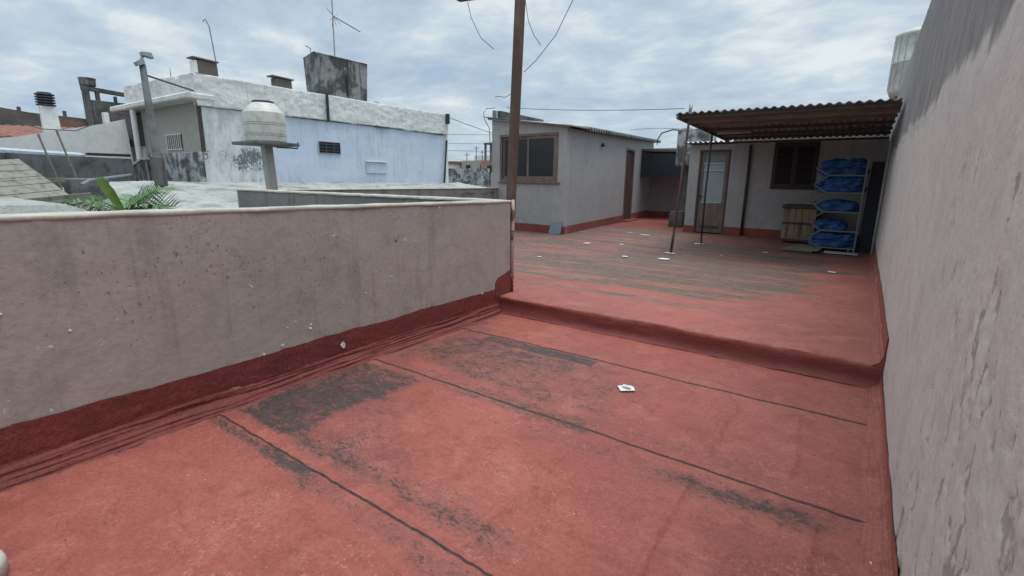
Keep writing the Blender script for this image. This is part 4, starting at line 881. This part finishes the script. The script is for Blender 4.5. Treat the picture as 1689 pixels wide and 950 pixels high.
# lamp post
lpst = thing('lamp_post', 'leaning grey concrete post with two floodlights in front of the blue house', 'lamp post', (-13.0, 4.55, -4))
m = MB().tube([(-13.0, 4.62, -4), (-13.0, 4.60, 1.6), (-13.05, 4.58, 3.92)], [.095, .09, .062], 12); m.build('pole', GREYC, lpst, True)
MB().box(-13.10, -12.90, 4.50, 4.71, 1.35, 2.0, .02).build('pole_sleeve', DKCON, lpst)
hd = MB().hexa([(-13.1, 4.47, 3.86), (-12.96, 4.47, 3.86), (-12.96, 4.61, 3.93), (-13.1, 4.61, 3.93)], [(-13.1, 4.43, 3.93), (-12.96, 4.43, 3.93), (-12.96, 4.58, 4.04), (-13.1, 4.58, 4.04)]).build('floodlight', LAMPM, lpst)
hd = MB().hexa([(-13.1, 4.58, 4.09), (-12.94, 4.58, 4.09), (-12.94, 4.78, 4.06), (-13.1, 4.78, 4.06)], [(-13.1, 4.57, 4.16), (-12.94, 4.57, 4.16), (-12.94, 4.74, 4.17), (-13.1, 4.74, 4.17)]).build('floodlight', LAMPM, lpst)
MB().tube([(-13.05, 4.58, 3.9), (-13.05, 4.59, 4.06), (-13.03, 4.62, 4.10)], .03, 8).build('bracket', LAMPM, lpst)
wire('dark stay wire from the lamp post to the blue house', [(-13.03, 4.62, 3.70), (-14.0, 5.93, 3.66)], .022)
# round tank on stand
tk = thing('water_tank', 'cream ribbed plastic water tank with a dark lid standing on a pedestal platform', 'water tank', (-10.75, 5.95, 2.32))
pr = [(.44, 0), (.458, .012), (.460, .03), (.460, .25), (.460, .59), (.455, .61), (.425, .62), (.42, .63), (.385, .675), (.33, .73), (.27, .78), (.25, .80)]
pr = [(r_*.9, z_) for r_, z_ in pr]
MB().lathe((-10.75, 5.90, 2.32), pr, 44).build('shell', TANKW, tk, True)
for z_ in (.12, .16, .34, .38): MB().lathe((-10.75, 5.90, 2.32+z_), [(.406, 0), (.4165, .001), (.4165, .007), (.406, .008)], 44).build('moulded_band', GREYC, tk)
MB().lathe((-10.75, 5.90, 3.12), [(.22, 0), (.22, .035), (.18, .05)], 24).build('lid', BLACKP, tk)
sd_ = thing('tank_stand', 'concrete pedestal with a flat square platform carrying the cream water tank', 'pedestal', (-10.75, 5.95, .9))
MB().box(-11.17, -10.33, 5.36, 6.42, 2.25, 2.315, .01).build('platform', GREYC, sd_)
MB().hexa([(-10.82, 5.86, .8), (-10.66, 5.86, .8), (-10.66, 6.04, .8), (-10.82, 6.04, .8)], [(-10.83, 5.80, 2.248), (-10.66, 5.80, 2.248), (-10.66, 5.98, 2.248), (-10.83, 5.98, 2.248)]).build('pillar', CREAM, sd_)
MB().tube([(-10.55, 6.0, 2.22), (-10.36, 6.38, 2.21), (-10.36, 6.40, 2.34)], .018, 6).build('outlet_pipe', DKCON, sd_)
m = MB()
for k in range(9): m.box(-10.95+.05*k, -10.88+.05*k, 5.75+.03*(k*5 % 9), 5.83+.03*(k*5 % 9), .93+.1*(k % 2), 1.08+.08*(k % 3), .01)
m.build('rubble', DKCON, sd_)

# near white roofs and patio gap (left)
def slab_roof(name, label, y0, y1, x0, x1, zf, mat, wmat, seed, cat='roof', amp=.05):
    r = thing(name, label, cat, ((x0+x1)/2, (y0+y1)/2, -4)); xx = np.linspace(x0, x1, 50); yy = np.linspace(y0, y1, 70); X_, Y_ = np.meshgrid(xx, yy)
    Z_ = zf(X_, Y_)+(fbm(X_*1.5, Y_*1.5, seed)-.5)*amp
    ed = np.minimum.reduce([X_-x0, x1-X_, Y_-y0, y1-Y_]); Z_ -= .5*(ed < 1e-6)
    gridmesh('membrane', np.stack([X_, Y_, Z_], -1), mat, None, r); MB().box(x0+.02, x1-.02, y0+.02, y1-.02, -4, float(Z_[1:-1, 1:-1].min())-.05).build('wall', wmat, r); return r
slab_roof('low_white_roof', 'domed white roof edge just behind the left end of the mauve parapet', -3, 2.18, -9.6, -7.0, lambda X_, Y_: 1.27-.75*sstep(1.55, 2.25, Y_)*.45, WHITE_F, GREYC, 500)
slab_roof('low_white_roof', 'small white roof hump to the right of the palm', 2.62, 4.6, -9.6, -7.2, lambda X_, Y_: 1.17-.14*np.abs(Y_-2.95)*.8-.06*(X_+7.2)**2*.2, WHITE_F, GREYC, 510)
# sagging board roof
bd_ = thing('board_roof', 'tilted roof of weathered grey boards beyond the low white roof at far left', 'roof', (-12, 1.5, -4))
for k in range(6):
    x = -10.3-k*.62
    m = MB(); za = 1.00+.11*k
    m.hexa([(x-.58, -1.5, za-.12), (x, -1.5, za-.22), (x, 2.4+.02*k, za+.20), (x-.58, 2.42+.02*k, za+.30)], [(x-.58, -1.5, za-.09), (x, -1.5, za-.19), (x, 2.4+.02*k, za+.23), (x-.58, 2.42+.02*k, za+.33)])
    m.build('board', WOODG, bd_)
MB().bar((-10.22, -1.5, .83), (-10.25, 2.62, 1.25), .09, .11).build('rafter', WOODG, bd_); MB().bar((-12.2, -1.5, 1.10), (-11.9, 2.7, 1.50), .06, .08).build('rafter', WOODG, bd_)
MB().box(-14, -10.35, 2.45, 2.55, -4, 1.0).box(-10.5, -10.4, -2, 2.4, -4, .7).build('wall', GREYC, bd_)
MB().tube([(-11.2, 2.75, 1.42), (-11.6, 3.0, 1.50), (-12.8, 4.0, 1.60)], .022, 6).build('grey_pipe', ALU, bd_)
o = MB().box(-12.3, -11.9, 2.75, 3.35, -4, 1.52, .02).build('concrete_pillar', GREYC); tag(rebase(o, (-12.1, 3.05, -4)), 'short grey concrete block pillar beside the tilted board roof', 'pillar')
# long grey wall behind
lw = thing('courtyard_wall', 'long weathered bluish-grey wall below the white gable wall at far left', 'wall', (-15.1, 3, -4))
MB().hexa([(-15.2, -4, -4), (-15, -4, -4), (-15, 4.75, -4), (-15.2, 4.75, -4)], [(-15.2, -4, 2.12), (-15, -4, 2.12), (-15, 4.75, 1.98), (-15.2, 4.75, 1.98)]).build('wall', GREYC, lw)
MB().box(-15.26, -14.95, 2.52, 2.66, -4, 2.02).build('buttress', DKCON, lw)
o = MB().hexa([(-15.6, 2.0, 2.06), (-15.21, 2.0, 2.0), (-15.21, 3.9, 2.0), (-15.6, 3.9, 2.06)], [(-15.6, 2.0, 2.16), (-15.21, 2.0, 2.10), (-15.21, 3.9, 2.04), (-15.6, 3.9, 2.10)]).build('roof_strip', simple('pale_blue_sheet', (.42, .48, .54), .6)); tag(rebase(o, (-15.4, 3, 2.05)), 'pale blue metal roof strip lying on top of the long grey wall', 'roof')
dk_ = MB().box(-15.19, -15.02, 3.9, 4.75, 2.03, 2.09).build('edge_flashing', BLACKP, lw)
# clothes poles
cp_ = thing('clothesline', 'pair of thin leaning clothesline poles with a wire in the left courtyard', 'clothesline', (-13.2, 2.9, -4))
for a, b_ in (((-13.2, 2.92, 1.3), (-13.2, 2.72, 2.35)), ((-13.2, 3.22, 1.3), (-13.2, 3.0, 2.45))): MB().tube([(a[0], a[1], -4), a, b_], .018, 6).build('pole', WOODG, cp_)
MB().tube([(-13.2, 2.5, 2.52), (-13.2, 2.8, 2.44), (-13.2, 3.3, 2.45), (-13.2, 3.6, 2.6)], .010, 5).build('line', WIRE, cp_)
# gable wall + chimney
gh = thing('white_gable_house', 'house with a sloping plain white gable wall and clay tile roof at far left', 'house', (-19, 3, -4))
m = MB(); m.prism([(-3, -4), (5.95, -4), (5.72, 2.2), (5.68, 3.18), (5.2, 3.02), (3.3, 2.52), (1.5, 2.18), (-3, 1.9)], 'x', -18.2, -18.0); m.build('gable_wall', PALEW, gh)
def tf(u, v):
    x = -18.25-u*3.6; y = -4+v*9.9; return (x, y, 2.26+.035*(y+4)+.50*u*(.85+.15*v)+.035*abs(math.sin(math.pi*y/.22)))
MB().sheet(tf, 18, 360, .03).build('tile_roof', TILE, gh)
wc = thing('white_chimney', 'tall white rendered chimney with a black louvred cowl at far left', 'chimney', (-18.6, 4, -4))
m = MB(); m.hexa([(-18.65, 3.94, 2.3), (-18.35, 3.92, 2.3), (-18.35, 4.30, 2.3), (-18.65, 4.32, 2.3)], [(-18.65, 3.96, 3.38), (-18.35, 3.92, 3.38), (-18.35, 4.26, 3.38), (-18.65, 4.28, 3.38)]); m.build('shaft', PALEW, wc)
m = MB()
for k in range(5): m.lathe((-18.50, 4.09, 3.39+k*.068), [(.16, 0), (.215, .010), (.205, .04), (.15, .055)], 4 if False else 16)
m.lathe((-18.50, 4.09, 3.38), [(.15, 0), (.15, .36)], 12); m.build('cowl', BLACKP, wc)
o = MB().box(-18.5, -18.3, 5.28, 5.4, 3.05, 3.35, .01).build('vent_block', PALEW); tag(rebase(o, (-18.4, 5.34, 3.05)), 'little white vent block on the upper slope of the white gable wall', 'vent')
# ruin walls behind
rn = thing('brick_wall', 'old brown brick boundary wall behind the tile roof at far left', 'wall', (-24, 4, -4))
m = MB(); m.prism([(-3, -4), (7.2, -4), (7.2, 3.55), (6.0, 3.62), (4.8, 3.66), (3.2, 3.86), (-3, 3.9)], 'x', -24.2, -24.0); m.build('wall', BRICKD, rn)
MB().box(-23.98, -23.9, 5.2, 7.2, 2.6, 3.5).build('brick_face', BRICK, rn)
m = MB()
for y in (4.55, 5.75, 6.4): m.box(-24.15, -24.05, y, y+.09, 3.6, 3.82)
m.build('stub', DKCON, rn)
aw = thing('awning', 'sagging pale sheet awning in front of the brown brick wall', 'awning', (-21, 3.6, 2.4))
def af(u, v): return (-22.6+u*1.4, 3.05+v*1.35, 3.0+.12*math.cos(3*v)-.14*u)
MB().sheet(af, 8, 12, .02).build('sheet', PALEW, aw)
MB().box(-22.4, -22.2, 3.05, 3.5, 2.2, 2.9).build('blue_panel', simple('faded_navy', (.04, .06, .12)), aw)
ctw = thing('unfinished_building', 'unfinished dark concrete frame carrying a round tank above the brick wall', 'building', (-24.5, 7, -4))
MB().box(-24.6, -23.8, 6.56, 8.3, -4, 4.28).build('wall', DKCON, ctw)
MB().box(-24.0, -23.79, 6.36, 6.54, -4, 4.62).build('column', DKCON, ctw)
MB().box(-24.0, -23.8, 6.74, 6.84, 4.28, 4.62).build('column', DKCON, ctw); MB().box(-24.0, -23.8, 7.3, 7.36, 4.28, 4.50).build('column', DKCON, ctw)
MB().hexa([(-24.0, 6.34, 4.62), (-23.78, 6.34, 4.62), (-23.78, 8.3, 4.50), (-24.05, 8.3, 4.50)], [(-24.0, 6.34, 4.76), (-23.78, 6.34, 4.76), (-23.78, 8.3, 4.62), (-24.05, 8.3, 4.62)]).build('beam', DKCON, ctw)
MB().lathe((-24.0, 6.58, 4.77), [(.22, 0), (.24, .03), (.25, .22), (.27, .27), (.25, .29)], 24).build('round_tank', MOULD, ctw)

# palm
pl = thing('palm_tree', 'small palm with feathery green fronds and one upright spear rising behind the mauve parapet', 'palm', (-8.2, 2.42, -4))
PB = Vector((-8.2, 2.42, 1.08))
MB().tube([(-8.2, 2.42, -4), (-8.25, 2.40, -1.5), PB], [.11, .09, .07], 10).build('trunk', TRUNK, pl, True)
def frond(az, el, Lf, droop, mat, seed, nl=26, lw_=.016, ll=.34, twist=0., dens=1., fan=None):
    rr = random.Random(seed); d = Vector((math.cos(az)*math.cos(el), math.sin(az)*math.cos(el), math.sin(el))); h = Vector((d.x, d.y, 0)).normalized()
    pts = []; p = PB.copy(); dd = d.copy()
    for i in range(13):
        pts.append(p.copy()); p += dd*Lf/12; dd = (dd+Vector((0, 0, -droop/12))).normalized()
    m = MB().tube(pts, [.013*(1-.7*i/12) for i in range(13)], 5)
    side_ = h.cross(Vector((0, 0, 1)))
    for i in range(nl):
        u = .12+.86*i/(nl-1); k = u*12; a = int(min(k, 11)); q = pts[a].lerp(pts[a+1], k-a); tg = (pts[a+1]-pts[a]).normalized()
        for s_ in (-1, 1):
            if rr.random() > dens: continue
            l_ = ll*(math.sin(math.pi*min(u*.85+.12, 1))**.6)*rr.uniform(.8, 1.1)
            dl = (side_*s_*rr.uniform(.75, .95)+tg*rr.uniform(.45, .7)+Vector((0, 0, .25-twist+rr.uniform(-.12, .12)))).normalized()
            if fan is not None: dl = (side_*s_*fan*rr.uniform(.6, 1.4)+tg*rr.uniform(.55, .8)+Vector((0, 0, s_*rr.uniform(.75, .95)))).normalized()
            wv = tg*lw_
            e1 = q+dl*l_*.5+Vector((0, 0, -.01)); e2 = q+dl*l_+Vector((0, 0, -.10*l_/ll*rr.uniform(.5, 1.5)))
            m.add([q-wv*.5, q+wv*.5, e1+wv*.6, e1-wv*.6, e2], [(0, 1, 2, 3), (3, 2, 4)])
    m.build('frond', mat, pl)
frond(1.5, .30, .62, .35, LEAF, 1, nl=13, lw_=.014, ll=.48, fan=.3); frond(1.3, .85, .5, .5, LEAF, 3, nl=12, lw_=.014, ll=.44, fan=.35); frond(1.7, .08, .72, .25, LEAF, 9, nl=13, lw_=.014, ll=.36, fan=.4); frond(-1.5, .75, .4, .5, LEAF, 10, nl=10, lw_=.018, ll=.28, fan=.5)
frond(-1.5, .30, 1.0, .9, LEAFD, 2, ll=.3, dens=.8, lw_=.02); frond(.5, .42, .8, .9, LEAF, 4, lw_=.028)
frond(-1.2, .18, 1.0, .6, LEAFD, 5, dens=.7, lw_=.02); frond(1.6, .12, 1.0, .7, LEAFD, 6, dens=.6, ll=.28, lw_=.018); frond(2.6, .6, .9, .9, LEAF, 7, lw_=.028); frond(-2.3, .5, .9, .9, LEAF, 8, lw_=.024)
frond(1.9, .75, .8, .8, LEAF, 11, lw_=.03, ll=.36); frond(-1.8, .35, 1.15, .8, LEAFD, 12, dens=.6, ll=.25, lw_=.02)
m = MB()
for k in range(4):
    o_ = (k-1.5)*.014; m.add([PB+Vector((0, o_, -.05)), PB+Vector((.01, o_+.025, -.05)), PB+Vector((.012*k, -.14+o_*1.8+.02, .32)), PB+Vector((0, -.14+o_*1.8-.025, .31)), PB+Vector((.01*k, -.25+o_*.8, .50+.02*k))], [(0, 1, 2, 3), (3, 2, 4)])
m.build('spear_leaf', LEAFY, pl)

# ================================================================== DISTANCE between blue house and hut
sw = MB().box(-26.4, -22.0, 28, 28.3, -4, 2.36).build('stained_wall', STAINW); 
tag(rebase(sw, (-24.2, 28, -4)), 'mould-blackened white wall seen in the gap between the blue house and the hut', 'wall')
o = MB().box(-22.0, -20.2, 28.4, 30, -4, 2.1).build('low_house', PALEW); tag(rebase(o, (-21, 29, -4)), 'low pale building just right of the mould-blackened wall', 'building')
MB().box(-22.03, -21.93, 27.9, 27.98, -4, 2.6).build('corner_post', PALEW, o) if False else None
def house(label, x0, x1, y, z, mat, roofc=None, wins=0, dep=6):
    h_ = thing('distant_house', label, 'house', ((x0+x1)/2, y+dep/2, -4)); MB().box(x0, x1, y, y+dep, -4, z).build('wall', mat, h_)
    if roofc: MB().box(x0-.2, x1+.2, y-.2, y+dep+.2, z+.01, z+.30).build('roof', roofc, h_)
    for k in range(wins):
        xx = x0+(x1-x0)*(k+.5)/wins; MB().box(xx-.35, xx+.35, y-.03, y-.005, z-1.4, z-.5).build('window', GLASSD, h_)
    return h_
house('distant house with a dull red roof left of the cream one on the skyline', -43.0, -40.5, 45, 3.35, PALEW, TILE, 1)
house('distant long cream house on the skyline between the blue house and the hut', -40.2, -35.9, 46, 3.75, CREAM, None, 2)
house('distant white block with a flat roof behind the cream house', -46.5, -43.5, 56, 4.9, PALEW, None, 0)
house('distant pinkish block close beside the hut edge on the skyline', -35.6, -33.0, 44, 3.6, plaster('pink_house', (.4, .25, .2), (.35, .22, .18)), None, 1)
house('far pale terrace of houses low on the skyline', -62, -48, 75, 4.6, PALEW, None, 3)
house('far beige building beyond the other distant houses', -58, -50, 70, 3.9, CREAM, None, 2)
tw = thing('distant_tower', 'small distant concrete tank frame on legs beside the hut edge on the skyline', 'tower', (-35.3, 45, -4))
for x in (-35.7, -34.9): MB().box(x-.09, x+.09, 44.9, 45.1, -4, 5.4).build('leg', GREYC, tw)
MB().box(-35.8, -34.3, 44.8, 45.2, 5.4, 5.62).build('slab', GREYC, tw)
for k, (x, y, z, h_) in enumerate(((-42.0, 51, 3.6, 2.2), (-40.6, 50.5, 3.6, 1.6), (-43.6, 51, 3.6, 1.4))):
    o = MB().tube([(x, y, -4), (x, y, z+h_)], .05, 5).tube([(x-.5, y, z+h_-.3), (x+.5, y, z+h_-.25)], .03, 4).build('distant_antenna', WIRE); tag(rebase(o, (x, y, -4)), ('tallest', 'middle', 'shortest')[k]+' of the thin antennas on the distant skyline roofs', 'antenna', 'antennas on the skyline')
for z, l in ((4.15, 'topmost'), (3.6, 'middle'), (3.15, 'lowest')):
    wire(l+' of three overhead cables crossing the gap left of the hut', [(-26, 23, z+.35), (-12, 28, z+.2)], .012, 'cables crossing the gap', sag=.1)
wire('overhead cable sloping down from the far corner of the blue house', [(-13.95, 15.0, 4.02), (-12.0, 22, 2.9)], .012, sag=.15)
# more roofs beyond, for depth
for k, (x, y, w_, d_, z) in enumerate(((-34, 2, 7, 8, 2.0), (-30, 14, 8, 7, 2.4), (-33, -8, 8, 7, 1.6), (-46, 10, 9, 9, 2.6), (-50, -4, 9, 8, 2.2), (8, 30, 10, 8, 2.2), (-8, 34, 9, 8, 2.0), (-18, 38, 8, 8, 2.0))):
    hh = thing('low_house', ('pale', 'cream', 'grey')[k % 3]+' flat-roofed house standing hidden beyond the nearer roofs', 'house', (x, y, -4), 'houses hidden beyond the nearer roofs')
    MB().box(x-w_/2, x+w_/2, y-d_/2, y+d_/2, -4, z-.3).build('wall', (PALEW, CREAM, GREYW)[k % 3], hh); MB().box(x-w_/2-.1, x+w_/2+.1, y-d_/2-.1, y+d_/2+.1, z-.29, z).build('roof', WHITE_F, hh)

# ================================================================== behind the right wall
rt_ = thing('round_roof_tank', 'white panelled round water tank on a brick pillar above the top of the right wall', 'water tank', (.75, 20.3, 2.2))
MB().lathe((.72, 20.4, 4.30), [(.50, 0), (.57, .16), (.58, .20), (.58, .95), (.60, .97), (.60, 1.0), (.58, 1.02), (.58, 1.72), (.60, 1.75), (.60, 1.80), (.50, 1.88), (.3, 1.94)], 36).build('shell', TANKW, rt_, True)
m = MB()
for k in range(18):
    w = 2*math.pi*k/18; c_, s_ = math.cos(w), math.sin(w); m.bar((.72+.586*c_, 20.4+.586*s_, 4.5), (.72+.586*c_, 20.4+.586*s_, 6.0), .014)
m.build('panel_rib', ALU, rt_)
pp = MB().box(.34, 1.05, 20.1, 20.8, -4, 3.95).box(.30, 1.09, 20.06, 20.84, 3.952, 4.03).box(.34, 1.05, 20.1, 20.8, 4.032, 4.29).build('brick_pillar', BRICKP); tag(rebase(pp, (.7, 20.4, -4)), 'brick pillar carrying the white panelled tank behind the canopy', 'pillar')
